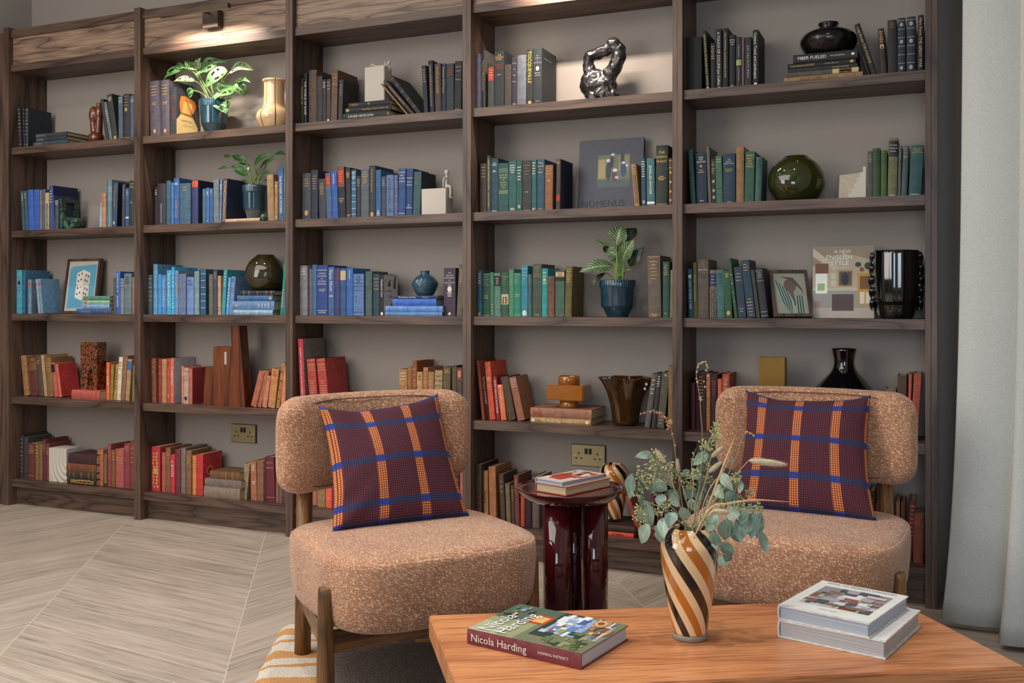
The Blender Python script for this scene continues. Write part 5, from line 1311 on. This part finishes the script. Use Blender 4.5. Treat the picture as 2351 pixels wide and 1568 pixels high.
# ---------------------------------------------------------------- plaid cushions
def plaid(name, u0, pu, v0, pv, ue=.035):
    m = bpy.data.materials.new(name); nt, b = nodes(m)
    uv = nt.nodes.new('ShaderNodeTexCoord'); s = nt.nodes.new('ShaderNodeSeparateXYZ'); L(nt, uv.outputs['UV'], s.inputs[0]); Uo, Vo = s.outputs[0], s.outputs[1]
    def near(x, off, per, hw):
        f = math_(nt, 'FRACT', math_(nt, 'ADD', math_(nt, 'DIVIDE', math_(nt, 'SUBTRACT', x, off), per), .5))
        return math_(nt, 'LESS_THAN', math_(nt, 'ABSOLUTE', math_(nt, 'SUBTRACT', f, .5)), hw/per)
    def edge(x, wdt): return math_(nt, 'GREATER_THAN', math_(nt, 'ABSOLUTE', math_(nt, 'SUBTRACT', x, .5)), .5-wdt)
    vs = math_(nt, 'MAXIMUM', near(Uo, u0, pu, .034), edge(Uo, .02)); hs_ = math_(nt, 'MAXIMUM', near(Vo, v0, pv, .026), edge(Vo, .03))
    cell = 58.0
    gx = math_(nt, 'ABSOLUTE', math_(nt, 'SUBTRACT', math_(nt, 'FRACT', math_(nt, 'MULTIPLY', Uo, cell)), .5)); gy = math_(nt, 'ABSOLUTE', math_(nt, 'SUBTRACT', math_(nt, 'FRACT', math_(nt, 'MULTIPLY', Vo, cell)), .5))
    hole = math_(nt, 'MULTIPLY', math_(nt, 'LESS_THAN', gx, .36), math_(nt, 'LESS_THAN', gy, .36))   # raised waffle squares
    maroon = mixc(nt, hole, hexc('#2c1018', 1), hexc('#622a3a', 1)); orange = mixc(nt, hole, hexc('#4a1c20', 1), hexc('#e88a4c', 1)); blue = mixc(nt, hole, hexc('#221a2e', 1), hexc('#333a6a', 1))
    c = mixc(nt, vs, maroon, orange); c = mixc(nt, hs_, c, blue)
    both = math_(nt, 'MULTIPLY', vs, hs_); c = mixc(nt, both, c, mixc(nt, hole, hexc('#20265c', 1), hexc('#3048a8', 1)))
    L(nt, c, b.inputs['Base Color']); b.inputs['Roughness'].default_value = .9
    h = math_(nt, 'MULTIPLY', math_(nt, 'SUBTRACT', .5, gx), math_(nt, 'SUBTRACT', .5, gy)); bump(nt, b, h, .8, .004); return m
def cushion(ch, corners, mat, label, seed=0, th=.07):
    """corners in chair space: bottom left, bottom right, top right, top left"""
    BL, BR, TR, TL = [Vector(c) for c in corners]; n = 48; rr = random.Random(seed)
    nrm = ((BR-BL).cross(TL-BL)).normalized()
    bm = bmesh.new(); uvl = bm.loops.layers.uv.verify(); G = {}
    def P(u, v, s):
        # sagging edges between stretched corners
        su = .095*math.sin(PI*v)**.8*(u-.5)*-1; sv = .15*math.sin(PI*u)**.7*(v-.5)*-1.0
        uu, vv = u+su, v+sv*(1 if v > .5 else .1)
        p = (BL*(1-uu)+BR*uu)*(1-vv)+(TL*(1-uu)+TR*uu)*vv
        f = (max(0, 16*u*(1-u)*v*(1-v)))**.42
        f *= 1+.08*noise.noise(Vector((u*3, v*3, seed)))
        wr = .004*math.sin(22*(u-v)+seed)*math.exp(-((u-.0)**2+(v)**2)*8)+.004*math.sin(20*(u+v))*math.exp(-((1-u)**2+(1-v)**2)*9)
        cr = -.018*math.exp(-((u-.28)**2)*60-((v-1)**2)*14)*(1 if s > 0 else 0)
        return p+nrm*(s*(th*f+wr+cr)+.004)
    for s in (1, -1):
        for i in range(n+1):
            for j in range(n+1):
                if s < 0 and (i in (0, n) or j in (0, n)): G[(s, i, j)] = G[(1, i, j)]
                else: G[(s, i, j)] = bm.verts.new(P(i/n, j/n, s))
    for s in (1, -1):
        for i in range(n):
            for j in range(n):
                ix = [(i, j), (i+1, j), (i+1, j+1), (i, j+1)]
                f = bm.faces.new([G[(s, a, b_)] for a, b_ in (ix if s > 0 else ix[::-1])]); f.smooth = True; f.material_index = 0 if s > 0 else 1
                for lp, (a, b_) in zip(f.loops, (ix if s > 0 else ix[::-1])): lp[uvl].uv = (a/n, b_/n)
    o = link('plaid_cushion', bm, [mat, cloth('#a8a8a0', .9, .05)], None, ch.location, rot=ch.rotation_euler)
    tag(o, label, 'cushion', 'plaid cushions on the lounge chairs'); return o
# bottom left/right, top right/left seen from the front: q negative is the left
cushion(c1, [(-.085, -.212, .400), (-.07, .225, .398), (-.245, .200, .763), (-.245, -.197, .743)], plaid('plaid_weave', .34, .32, .15, .33), 'maroon waffle weave cushion with orange and blue checks on the nearest chair', 1)
cushion(c2, [(-.085, -.222, .400), (-.085, .225, .398), (-.245, .186, .762), (-.245, -.214, .762)], plaid('plaid_weave', .16, .305, .26, .31), 'maroon checked waffle cushion on the chair beside the curtain', 5)
# ---------------------------------------------------------------- rug
def rug_mat():
    m = bpy.data.materials.new('striped_border_pile'); nt, b = nodes(m)
    tc = nt.nodes.new('ShaderNodeTexCoord'); s = nt.nodes.new('ShaderNodeSeparateXYZ'); L(nt, tc.outputs['Object'], s.inputs[0]); x, y = s.outputs[0], math_(nt, 'MULTIPLY', s.outputs[1], -1)
    nz = N(nt, 'ShaderNodeTexNoise', i_Scale=14.0, i_Detail=2.0); L(nt, tc.outputs['Object'], nz.inputs['Vector'])
    wob = math_(nt, 'MULTIPLY', math_(nt, 'SUBTRACT', nz.outputs[0], .5), .035)
    yy = math_(nt, 'ADD', y, wob); xx = math_(nt, 'ADD', x, wob)
    def stripes(c, per):
        f = math_(nt, 'FRACT', math_(nt, 'DIVIDE', c, per)); a = math_(nt, 'MULTIPLY', math_(nt, 'GREATER_THAN', f, .32), math_(nt, 'LESS_THAN', f, .60)); d = math_(nt, 'MULTIPLY', math_(nt, 'GREATER_THAN', f, .84), math_(nt, 'LESS_THAN', f, .94)); return math_(nt, 'MAXIMUM', a, d)
    bl = math_(nt, 'LESS_THAN', xx, .19); bt = math_(nt, 'LESS_THAN', yy, .15)
    st = math_(nt, 'MAXIMUM', math_(nt, 'MULTIPLY', stripes(yy, .21), bl), math_(nt, 'MULTIPLY', stripes(xx, .21), math_(nt, 'MULTIPLY', bt, math_(nt, 'SUBTRACT', 1.0, bl))))
    sq = math_(nt, 'MULTIPLY', math_(nt, 'MULTIPLY', math_(nt, 'GREATER_THAN', yy, .19), math_(nt, 'LESS_THAN', yy, .225)), math_(nt, 'LESS_THAN', math_(nt, 'FRACT', math_(nt, 'DIVIDE', x, .11)), .5))
    border = math_(nt, 'MAXIMUM', bl, bt)
    n2 = N(nt, 'ShaderNodeTexNoise', i_Scale=260.0, i_Detail=2.0); L(nt, tc.outputs['Object'], n2.inputs['Vector'])
    taupe = ramp(nt, n2.outputs[0], [(.4, hexc('#5e544e', 1)), (.62, hexc('#84786e', 1))]); cream = ramp(nt, n2.outputs[0], [(.3, hexc('#c8beb0', 1)), (.7, hexc('#e4dccf', 1))]); org = ramp(nt, n2.outputs[0], [(.3, hexc('#b8844c', 1)), (.7, hexc('#d6a066', 1))])
    c = mixc(nt, border, mixc(nt, sq, taupe, org), mixc(nt, st, cream, org))
    L(nt, c, b.inputs['Base Color']); b.inputs['Roughness'].default_value = .95; bump(nt, b, n2.outputs[0], .8, .006); return m
bm = bmesh.new(); RW, RL = 2.1, 3.2; NX, NY = 84, 128
grid = [[None]*(NY+1) for _ in range(NX+1)]
for i in range(NX+1):
    for j in range(NY+1):
        u, v = RW*i/NX, RL*j/NY; rc = .03
        du, dv = max(rc-u, u-(RW-rc), 0), max(rc-v, v-(RL-rc), 0); e = min(1, math.hypot(du, dv)/rc)
        if du and dv and math.hypot(du, dv) > rc:
            s_ = rc/math.hypot(du, dv); u = (rc-du*s_) if u < rc else (RW-rc+du*s_); v = (rc-dv*s_) if v < rc else (RL-rc+dv*s_)
        grid[i][j] = bm.verts.new((u+.003*math.sin(v*60), -v+.003*math.sin(u*55), .001+RUGZ*math.sqrt(max(0, 1-e*e))+.001*noise.noise(Vector((u*30, v*30, 0)))))
for i in range(NX):
    for j in range(NY): bm.faces.new((grid[i][j], grid[i][j+1], grid[i+1][j+1], grid[i+1][j])).smooth = True
o = link('rug', bm, rug_mat(), None, (2.535, -1.035, 0), rot=(0, 0, math.radians(27))); tag(o, 'thick pile rug with taupe centre and cream and orange striped border', 'rug')
# ---------------------------------------------------------------- coffee table and what lies on it
TZ = .36
TW = wood('orange_oak', '#ac7048', '#bc8054', '#9c643e', axis='X', g=1.35, rough=.3, fig=.35, fine=1.3)
A, B, Cc, D = [onZ(x, y, TZ) for x, y in ((984.5, 1412.3), (2051.7, 1374.8), (2352, 1529.5), (1054.6, 1587.9))]
t = empty('coffee_table', (*A.xy, 0)); ang = math.atan2((B-A).y, (B-A).x); t.rotation_euler = (0, 0, ang); tag(t, 'low orange brown oak coffee table with thick square edged top', 'table')
inv = Matrix.Rotation(-ang, 3, 'Z'); loc = [(inv@(p-A)).xy for p in (A, B, Cc, D)]
bm = bmesh.new(); prism(bm, [tuple(p) for p in loc], TZ-.05, TZ, plane='XY'); bmesh.ops.bevel(bm, geom=bm.edges[:], offset=.0025, segments=2, affect='EDGES'); link('tabletop', bm, TW, t)
cen = (loc[0]+loc[1]+loc[2]+loc[3])/4
for p in loc:
    q = cen+(p-cen)*.66; bm = bmesh.new(); box(bm, -.03, .03, -.03, .03, 0, TZ-.05-RUGZ-.0005); link('leg', bm, TW, t, (q.x, q.y, RUGZ))
def lay_book(a, b, c, Z, th, col, ops, label, top_shapes, spine_first=False, side=None, pg='#d8d8d8', group=None):
    """a,b,c: seen corners at height Z. spine_first: spine runs a->b, else spine is opposite b-c"""
    a, b, c = [onZ(*p, Z) for p in (a, b, c)]
    if spine_first: L_, d = (b-a).length, (c-b).length; phi = math.atan2((b-a).y, (b-a).x); org = b
    else: L_, d = (c-b).length, (b-a).length; h_ = (c-b); phi = math.atan2(-h_.y, -h_.x); org = a
    me, mp = mk_book(th, L_, d, col, ops, side, rnd=.002, pg=pg)
    M = Matrix.Translation(org)@Matrix.Rotation(phi, 4, 'Z')@Matrix.Rotation(-PI/2, 4, 'Y')
    o = add_book(M, me, mp, label, group or 'books lying on the coffee table'); decorate(o, top_shapes(d, L_), side_plane(th)); return o
def photo(d, h, x0, x1, z0, z1, cols, n, seed):
    r_ = random.Random(seed); out = []
    for i in range(n):
        u = x0+(x1-x0)*r_.random()*.85; v = z0+(z1-z0)*r_.random()*.85; a = (x1-x0)*r_.uniform(.06, .3); b_ = (z1-z0)*r_.uniform(.04, .2); sk = r_.uniform(-.3, .3)*b_
        out.append((r_.choice(cols), [(u, v), (min(u+a, x1), v+sk*.5), (min(u+a, x1), min(v+b_+sk*.5, z1)), (u, min(v+b_, z1))]))
    return out
def homing(d, h):
    s = [('#6c7058', q4(0, d, 0, h)), ('#8c9070', q4(0, d*.5, h*.6, h)), ('#a0a488', [(0, h*.75), (d*.3, h*.75), (d*.35, h), (0, h)]), ('#4c5c50', q4(d*.5, d, h*.55, h)), ('#2c3a34', q4(d*.2, d, h*.38, h*.55)), ('#b8401c', q4(d*.52, d*.78, h*.55, h*.72)), ('#c8a860', q4(d*.56, d*.74, h*.58, h*.69)), ('#8aa0b8', q4(d*.35, d*.95, h*.22, h*.5))]
    s += photo(d, h, d*.3, d, h*.18, h*.52, ['#3c5c98', '#c8d4e0', '#a8b8cc', '#5c7cb0', '#8a5a3c', '#d8d8d4'], 34, 3)+photo(d, h, 0, d*.5, h*.05, h*.4, ['#5c6c44', '#3c4c30', '#8c8c60', '#2c4438', '#4c6c78'], 26, 4)+photo(d, h, d*.4, d, 0, h*.24, ['#9c6c44', '#c8a074', '#7c4c30', '#4c3424', '#b8c8d8'], 22, 6)+photo(d, h, d*.55, d, h*.72, h, ['#2c4430', '#4c7c4c', '#5c7c8c', '#d8b098'], 10, 8)
    s += [('#a87c50', disc(d*.86, h*.17, d*.13, h*.07)), ('#d0a878', disc(d*.86, h*.18, d*.08, h*.045)), ('#6c4830', disc(d*.86, h*.18, d*.05, h*.028))]
    for i in range(9): s.append(('#7c94b0' if i % 2 else '#d0dce8', q4(d*.35+i*.003, d*.353+i*.003, 0, h*.14)))
    s += [('#e8ecf0', 'Nicola', d*.04, h*.82, .032, d*.7), ('#e8ecf0', 'Harding', d*.05, h*.68, .032, d*.85), ('#f0f4f8', 'HOMING INSTINCT', d*.34, h*.03, .008, d*.6)]
    return s
hb = lay_book((1073.5, 1477), (1335, 1538), (1452, 1472), TZ+.0005, .031, '#6c242c', ['Tw .96 .46 Nicola Harding', 'Tw .36 .1 HOMING INSTINCT'], 'thick interiors book with maroon spine and green room cover, lying flat', homing, True, side='#6c7058', pg='#b4bcc8')
def french(d, h):
    s = [('#d8dcd8', q4(0, d, 0, h)), ('#8c8890', q4(.12*d, .9*d, .2*h, .84*h)), ('#b8b4b8', q4(.12*d, .9*d, .2*h, .42*h)), ('#d8dce0', q4(.42*d, .66*d, .5*h, .74*h)), ('#e8ecf0', q4(.45*d, .63*d, .53*h, .72*h)), ('#6c5c50', q4(.12*d, .9*d, .45*h, .5*h)), ('#6c4430', q4(.55*d, .75*d, .22*h, .32*h))]
    s += photo(d, h, .12*d, .9*d, .2*h, .84*h, ['#4c5854', '#a8a4a8', '#c8c4cc', '#7c6c60', '#8c5c4c', '#505868', '#e0e0e4'], 46, 11)
    s += [('#3c3c3c', 'HOW TO FRENCH COUNTRY', .1*d, .92*h, .009, .8*d), ('#7c7c7c', 'SARA SILM', .4*d, .1*h, .006, .25*d)]; return s
lay_book((1787, 1462), (2037, 1510), (2117, 1435), TZ+.0005, .036, '#c4c8c0', [], 'plain white slipcased book lying flat beneath the french country book', lambda d, h: [('#e0e2dc', q4(.001, d-.001, .001, h-.001))], pg='#a8a8a8')
lay_book((1787, 1421), (2001, 1462), (2090, 1397), TZ+.0372, .03, '#c8c4be', [], 'white cover book with kitchen photograph, on top of plain white book', french, pg='#a4acb8')
# ---------------------------------------------------------------- side table
SZ = .48; sc_ = onZ(1308, 1118, SZ)
lac = plain('#3c0a10', .06, g=1.25, coat=1.0)
t = empty('side_table', (sc_.x, sc_.y, 0)); tag(t, 'glossy burgundy lacquer side table with dished round top', 'table')
lathe_obj('tabletop', [(.001, SZ-.045), (.10, SZ-.045), (.135, SZ-.036), (.16, SZ-.018), (.1715, SZ-.002), (.172, SZ+.001), (.170, SZ+.0015), (.166, SZ-.0035), (.15, SZ-.0045), (.001, SZ-.0045)], lac, (0, 0, 0), 96, t)
for a in (-1.75, .35, 1.75):
    bm = bmesh.new(); lathe(bm, [(.044, 0), (.044, SZ-.044)], 40); link('leg', bm, lac, t, (.078*math.cos(a), .078*math.sin(a), .001))
def redphoto(d, h): return [('#c8bcb0', q4(0, d, 0, h)), ('#a83828', q4(.05*d, .7*d, .15*h, .6*h)), ('#b84830', q4(.5*d, .95*d, .5*h, .9*h))]+photo(d, h, .02*d, .95*d, .1*h, .95*h, ['#3c2c30', '#a83c2c', '#d8d0cc', '#6c4c44', '#c8b8b4'], 24, 21)
gsb = 'books lying on the side table'
lay_book((1229, 1127), (1301, 1139), (1404, 1116), SZ-.0035, .027, '#a84c2c', [], 'cream paged hardback with orange edges, under another on side table', lambda d, h: [('#c89c84', q4(.001, d-.001, .001, h-.001))], pg='#b8a484', group=gsb)
lay_book((1229.5, 1107), (1301, 1115), (1398, 1095), SZ+.0242, .0135, '#b0a8a4', [], 'thin paperback with red and white cover, on top on side table', redphoto, pg='#98a0b4', group=gsb)
# ---------------------------------------------------------------- curtain
def curtain_mat():
    m = bpy.data.materials.new('ribbed_linen'); nt, b = nodes(m)
    s = nt.nodes.new('ShaderNodeSeparateXYZ'); tc = nt.nodes.new('ShaderNodeTexCoord'); L(nt, tc.outputs['Object'], s.inputs[0])
    f = math_(nt, 'ABSOLUTE', math_(nt, 'SUBTRACT', math_(nt, 'FRACT', math_(nt, 'MULTIPLY', s.outputs[2], 300.0)), .5))
    nz = N(nt, 'ShaderNodeTexNoise', i_Scale=180.0, i_Detail=2.0); L(nt, tc.outputs['Object'], nz.inputs['Vector'])
    g_ = math_(nt, 'MULTIPLY_ADD', f, .5, math_(nt, 'MULTIPLY', nz.outputs[0], .5))
    L(nt, ramp(nt, g_, [(.2, hexc('#b8bab5', 1)), (.6, hexc('#d2d4d0', 1))]), b.inputs['Base Color']); b.inputs['Roughness'].default_value = .85
    bump(nt, b, g_, .35, .002); return m
path = [(4.53, -.17), (4.575, -.2), (4.64, -.205), (4.70, -.2), (4.725, -.23), (4.705, -.3), (4.69, -.35), (4.72, -.37), (4.79, -.365), (4.84, -.40), (4.83, -.48), (4.79, -.54), (4.84, -.6), (4.93, -.62), (4.9, -.75), (4.86, -.82), (4.93, -.9), (4.98, -1.0)]
sp_ = [p.xy for p in spline([(x, y, 0) for x, y in path], 8)]; cen_ = Vector((4.78, -.45))
bm = bmesh.new(); NZ = 40; V = []
for j in range(NZ+1):
    z = .02+2.95*j/NZ; s = 1-.05*(z/2.97)
    V.append([bm.verts.new((cen_.x+.058*(1-math.exp(-z/.5))+(p.x-cen_.x)*s, cen_.y+(p.y-cen_.y)*(1-.1*z/3), z)) for p in sp_])
for a, b in zip(V, V[1:]):
    for i in range(len(a)-1): bm.faces.new((a[i], a[i+1], b[i+1], b[i])).smooth = True
o = link('curtain', bm, curtain_mat()); md = o.modifiers.new('t', 'SOLIDIFY'); md.thickness = .003; tag(o, 'pale grey green ribbed curtain hanging in folds beside the bookcase', 'curtain')
bm = bmesh.new(); pth = [(cen_.x+.05+(p.x-cen_.x)*.95, cen_.y+(p.y-cen_.y)*.9, 2.985) for p in sp_[::6]]
tube(bm, [(4.58, -.12, 3.0), (5.0, -1.1, 3.0)], .012, 10); o = link('curtain_rail', bm, bronze); tag(o, 'thin dark rail carrying the curtain near the ceiling', 'curtain rail')
# ---------------------------------------------------------------- dried flowers in the striped vase
BX, BY_, BS = 1400, 900, 2.6136
zv = zd(vx.x, vx.y)
def bp(x, y, dz=0.0): return at(BX+x/BS, BY_+y/BS, zv+dz)
mouth = bp(488, 850); mpz = zv/F/BS
EU = leaf_mat('leaf_eucalyptus', '#8a9c88', '#6f8672', '#9aac96', 0, 1.15); EU2 = leaf_mat('leaf_eucalyptus_dark', '#6a8072', '#50685a', '#7c9282', 0, 1.15)  # two leaf greens, the darker one picked at random per leaf
TWIG = cloth('#8a7454', .7, .15, 120); TWG = cloth('#7c8458', .7, .15, 120); SEED = cloth('#a8a870', .6, .2, 200); STRAW = cloth('#b89468', .7, .2, 120)
rr = random.Random(12)
def euc_stem(pts, leaves, clusters, label, dz0):
    P0 = [bp(488+rr.uniform(-40, 40), 870, rr.uniform(-.02, .02))]+[bp(x, y, dz0*(i+1)/len(pts)) for i, (x, y) in enumerate(pts)]
    bm = bmesh.new(); tube(bm, spline([P0[0]+Vector((0, 0, -.1))]+P0, 6), .0015, 6)
    o = link('eucalyptus_stem', bm, TWG, None, smooth=True); tag(o, label, 'eucalyptus stem', 'dried stems arranged in the striped vase')
    lb = bmesh.new()
    for i, (bx, by, tx, ty, wd) in enumerate(leaves):
        d = dz0*rr.uniform(.5, 1.1); b_, t_ = bp(bx, by, d), bp(tx, ty, d-rr.uniform(-.02, .03))
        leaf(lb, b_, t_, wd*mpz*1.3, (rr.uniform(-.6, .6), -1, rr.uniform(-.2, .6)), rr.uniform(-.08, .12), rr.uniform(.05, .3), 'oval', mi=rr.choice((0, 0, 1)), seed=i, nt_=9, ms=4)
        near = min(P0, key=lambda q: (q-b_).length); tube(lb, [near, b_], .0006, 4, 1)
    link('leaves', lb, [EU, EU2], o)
    sb = bmesh.new()
    for cx, cy, cr in clusters:
        c = bp(cx, cy, dz0*rr.uniform(.4, 1)); near = min(P0, key=lambda q: (q-c).length); tube(sb, [near, c], .0006, 4, 1)
        for k in range(int(16+cr*.35)):
            v = Vector((rr.gauss(0, 1), rr.gauss(0, .7), rr.gauss(0, 1))).normalized()*cr*mpz*rr.uniform(.35, 1.05)
            e = c+v; tube(sb, [c+v*.25, e], .00035, 3, 1)
            r_ = rr.uniform(.0011, .0019); bmesh.ops.create_icosphere(sb, subdivisions=1, radius=r_, matrix=Matrix.Translation(e)@v.to_track_quat('Z', 'Y').to_matrix().to_4x4()@Matrix.Diagonal((1, 1, 1.7, 1)))
    if clusters: link('seed_heads', sb, [SEED, TWG], o)
    return o
euc_stem([(400, 720), (300, 640), (180, 520)], [(135, 488, 118, 645, 70), (345, 592, 252, 512, 62), (268, 600, 255, 580, 30), (180, 612, 190, 672, 34), (268, 560, 262, 610, 30), (310, 610, 300, 685, 55)], [(190, 490, 45), (200, 560, 45), (160, 600, 40), (250, 530, 35)], 'eucalyptus stem reaching left with one large leaf over side table', .0)
euc_stem([(420, 780), (320, 700), (220, 660)], [(215, 650, 240, 815, 88), (235, 790, 190, 908, 66), (205, 650, 192, 705, 34), (330, 750, 325, 882, 60), (310, 830, 300, 900, 60), (300, 800, 280, 850, 40), (390, 720, 350, 815, 60)], [(340, 680, 40), (180, 750, 50), (180, 700, 35), (290, 720, 30)], 'eucalyptus stem drooping low over the vase shoulder toward side table', -.04)
euc_stem([(400, 620), (330, 480), (255, 390)], [(255, 378, 150, 388, 42), (370, 600, 410, 690, 60), (440, 470, 475, 505, 48), (350, 590, 420, 640, 50), (430, 690, 470, 770, 55)], [(270, 390, 55), (330, 430, 55), (250, 440, 40), (380, 470, 40), (440, 520, 45), (360, 520, 40), (300, 470, 40)], 'eucalyptus stem with dense green seed heads rising at upper left', .04)
euc_stem([(510, 700), (540, 560), (560, 380), (640, 210)], [(590, 362, 498, 440, 52), (500, 560, 450, 645, 64), (545, 470, 480, 520, 50), (520, 600, 560, 650, 50), (575, 640, 620, 640, 40), (550, 480, 540, 430, 40), (480, 640, 520, 720, 50), (560, 560, 545, 620, 40)], [(540, 510, 50), (480, 560, 40), (520, 400, 45), (560, 320, 34), (600, 330, 34), (640, 290, 40), (630, 240, 42), (640, 200, 25), (600, 520, 40), (570, 440, 35), (520, 480, 35)], 'tallest eucalyptus stem, with pale seed heads, behind the centre', .06)
euc_stem([(560, 720), (640, 640), (720, 560), (780, 520)], [(665, 482, 740, 592, 52), (640, 560, 685, 640, 60), (745, 590, 712, 680, 62), (787, 530, 778, 612, 36), (730, 375, 735, 458, 16), (660, 640, 700, 700, 50)], [(760, 510, 38), (740, 530, 30), (840, 610, 35), (640, 640, 45), (600, 690, 45), (690, 660, 35), (780, 640, 30)], 'eucalyptus stem with small pale buds leaning toward the far cushion', .03)
euc_stem([(590, 760), (700, 710), (820, 690), (920, 690)], [(635, 725, 600, 838, 60), (705, 760, 690, 887, 88), (820, 700, 788, 795, 60), (862, 720, 850, 882, 68), (905, 722, 880, 880, 56), (905, 835, 946, 972, 46), (760, 762, 792, 908, 48), (700, 720, 782, 742, 64), (840, 740, 830, 850, 60), (800, 780, 800, 880, 50), (735, 820, 780, 900, 50)], [(870, 700, 45), (900, 690, 30), (740, 690, 38), (790, 690, 34), (660, 700, 34)], 'eucalyptus stem arching right with hanging leaves over the far chair', -.03)
euc_stem([(560, 790), (620, 820), (660, 900)], [(620, 832, 662, 932, 60), (660, 905, 750, 975, 58), (680, 975, 735, 1000, 50), (690, 980, 680, 1050, 60), (610, 790, 590, 840, 44), (640, 870, 640, 950, 50)], [(560, 760, 36)], 'short eucalyptus stem tucked against the right shoulder of the vase', -.06)
FUR = cloth('#b8a884', .9, .15, 200)
def bunny(p0, p1, wd, label, dz, frm=(490, 850)):
    a, b = bp(*p0, dz), bp(*p1, dz); d = b-a; Ln = d.length
    bm = bmesh.new(); st = bp(frm[0]+rr.uniform(-30, 30), frm[1]+40, 0)
    mid = st.lerp(a, .55)+Vector((0, 0, .01)); tube(bm, spline([st, mid, a], 6), .0008, 5)
    o = link('bunny_tail_grass', bm, STRAW, None, smooth=True); tag(o, label, 'dried grass', 'dried stems arranged in the striped vase')
    hb_ = bmesh.new(); qn = d.to_track_quat('Z', 'Y').to_matrix().to_4x4(); r = wd*mpz/2
    lathe(hb_, [(.0005, 0), (r*.45, Ln*.08), (r*.7, Ln*.3), (r*.72, Ln*.6), (r*.5, Ln*.88), (.0005, Ln)], 12)
    for k in range(420):
        t_ = rr.uniform(.02, 1); th = rr.uniform(0, 2*PI); rp = r*.7*math.sin(PI*min(1, t_**.8))**.5
        e0 = Vector((rp*math.cos(th), rp*math.sin(th), Ln*t_)); e1 = e0+Vector((math.cos(th)*r*.42, math.sin(th)*r*.42, Ln*.09)); sd = Vector((-math.sin(th), math.cos(th), 0))*.00028
        hb_.faces.new([hb_.verts.new(e0-sd), hb_.verts.new(e0+sd), hb_.verts.new(e1)])
    bmesh.ops.transform(hb_, matrix=Matrix.Translation(a)@qn, verts=hb_.verts[:]); link('flower_head', hb_, FUR, o)
bunny((335, 432), (275, 350), 50, 'fluffy grass head above the green seed heads at upper left', .02)
bunny((412, 492), (404, 402), 34, 'slim upright fluffy grass head left of the vase centre', .03)
bunny((608, 392), (684, 325), 44, 'fluffy grass head highest among the green seed heads', .05)
bunny((592, 484), (672, 418), 44, 'fluffy grass head just below the highest one', .04)
bunny((834, 410), (1054, 436), 56, 'large fluffy grass head reaching right over the far cushion', -.02)
bunny((628, 712), (716, 722), 42, 'fluffy grass head lying low over the vase rim', -.06)
bunny((590, 745), (640, 700), 34, 'small fluffy grass head beside the low one at the rim', -.05)
def blade(pts, wd, label, dz):
    P = spline([bp(x, y, dz) for x, y in pts], 8); bm = bmesh.new(); n = len(P); A_ = []
    for i, p in enumerate(P):
        t_ = i/(n-1); w_ = .55*wd*mpz*(math.sin(PI*min(1, t_*.9+.1))**.8)*.5+.0002; d = (P[min(i+1, n-1)]-P[max(i-1, 0)]).normalized(); s_ = d.cross(Vector((0, -1, .15))).normalized()
        A_.append((bm.verts.new(p-s_*w_), bm.verts.new(p+Vector((0, -1, 0))*.0012), bm.verts.new(p+s_*w_)))
    for a, b in zip(A_, A_[1:]):
        for j in (0, 1): bm.faces.new((a[j], a[j+1], b[j+1], b[j])).smooth = True
    o = link('dried_leaf_blade', bm, STRAW); tag(o, label, 'dried leaf', 'dried stems arranged in the striped vase')
blade([(500, 880), (600, 700), (720, 668), (880, 648), (1085, 660)], 24, 'long golden dried blade pointing right over the far seat', -.05)
blade([(520, 880), (600, 660), (690, 420), (762, 240)], 20, 'tall brown dried blade rising beside the far cushion', .0)
blade([(500, 880), (590, 600), (690, 460), (740, 300)], 9, 'thin pale dried blade beside the tall brown one', -.01)
blade([(470, 880), (500, 560), (492, 430), (518, 335)], 8, 'thin dark dried blade standing at the centre', .02)
def twig(pts, buds, bcol, br, label, dz):
    P = [bp(480+rr.uniform(-25, 25), 880, 0)]+[bp(x, y, dz) for x, y in pts]; bm = bmesh.new(); tube(bm, spline(P, 6), lambda t: .0013-.0007*t, 5)
    o = link('budded_twig', bm, TWIG, None, smooth=True); tag(o, label, 'dried twig', 'dried stems arranged in the striped vase'); bb = bmesh.new()
    for x, y in buds: bmesh.ops.create_icosphere(bb, subdivisions=2, radius=br*rr.uniform(.75, 1.15), matrix=Matrix.Translation(bp(x, y, dz))@Matrix.Diagonal((1, 1, 1.2, 1)))
    for f in bb.faces: f.smooth = True
    link('buds', bb, cloth(bcol, .6, .2, 200), o)
twig([(440, 700), (398, 400), (378, 260), (340, 165), (270, 115), (185, 132)], [(245, 120), (262, 112), (268, 124), (285, 124), (300, 132), (303, 124), (318, 146), (330, 152), (342, 158), (340, 178), (350, 188), (346, 200), (356, 210), (348, 224), (376, 254), (392, 322), (186, 132), (208, 126)], '#a06850', .0027, 'curved twig with small coral buds against the bookcase', .05)
twig([(530, 640), (555, 300), (545, 120), (540, 30), (525, -60), (520, -130), (545, -175), (570, -180), (582, -150), (588, -110)], [(524, -120), (530, -150), (534, -165), (548, -172), (560, -178), (575, -180), (582, -160), (588, -148), (578, -130), (590, -95), (545, 35), (548, 48), (540, 40), (572, -30), (520, -80), (526, -60), (565, -62)], '#a89068', .0024, 'tallest twig with pale dry buds curling at its tip', .08)
twig([(560, 620), (610, 330), (660, 80), (705, 45), (750, 50)], [(700, 45), (712, 42), (650, 185), (655, 178)], '#7c6434', .0026, 'thin dark twig with few brown buds over the far chair back', .07)
twig([(640, 640), (740, 430), (800, 270), (820, 245)], [(818, 243), (826, 240), (840, 248), (852, 250), (864, 262)], '#b8843c', .0024, 'twig ending in tiny yellow orange buds before the far cushion', .02)
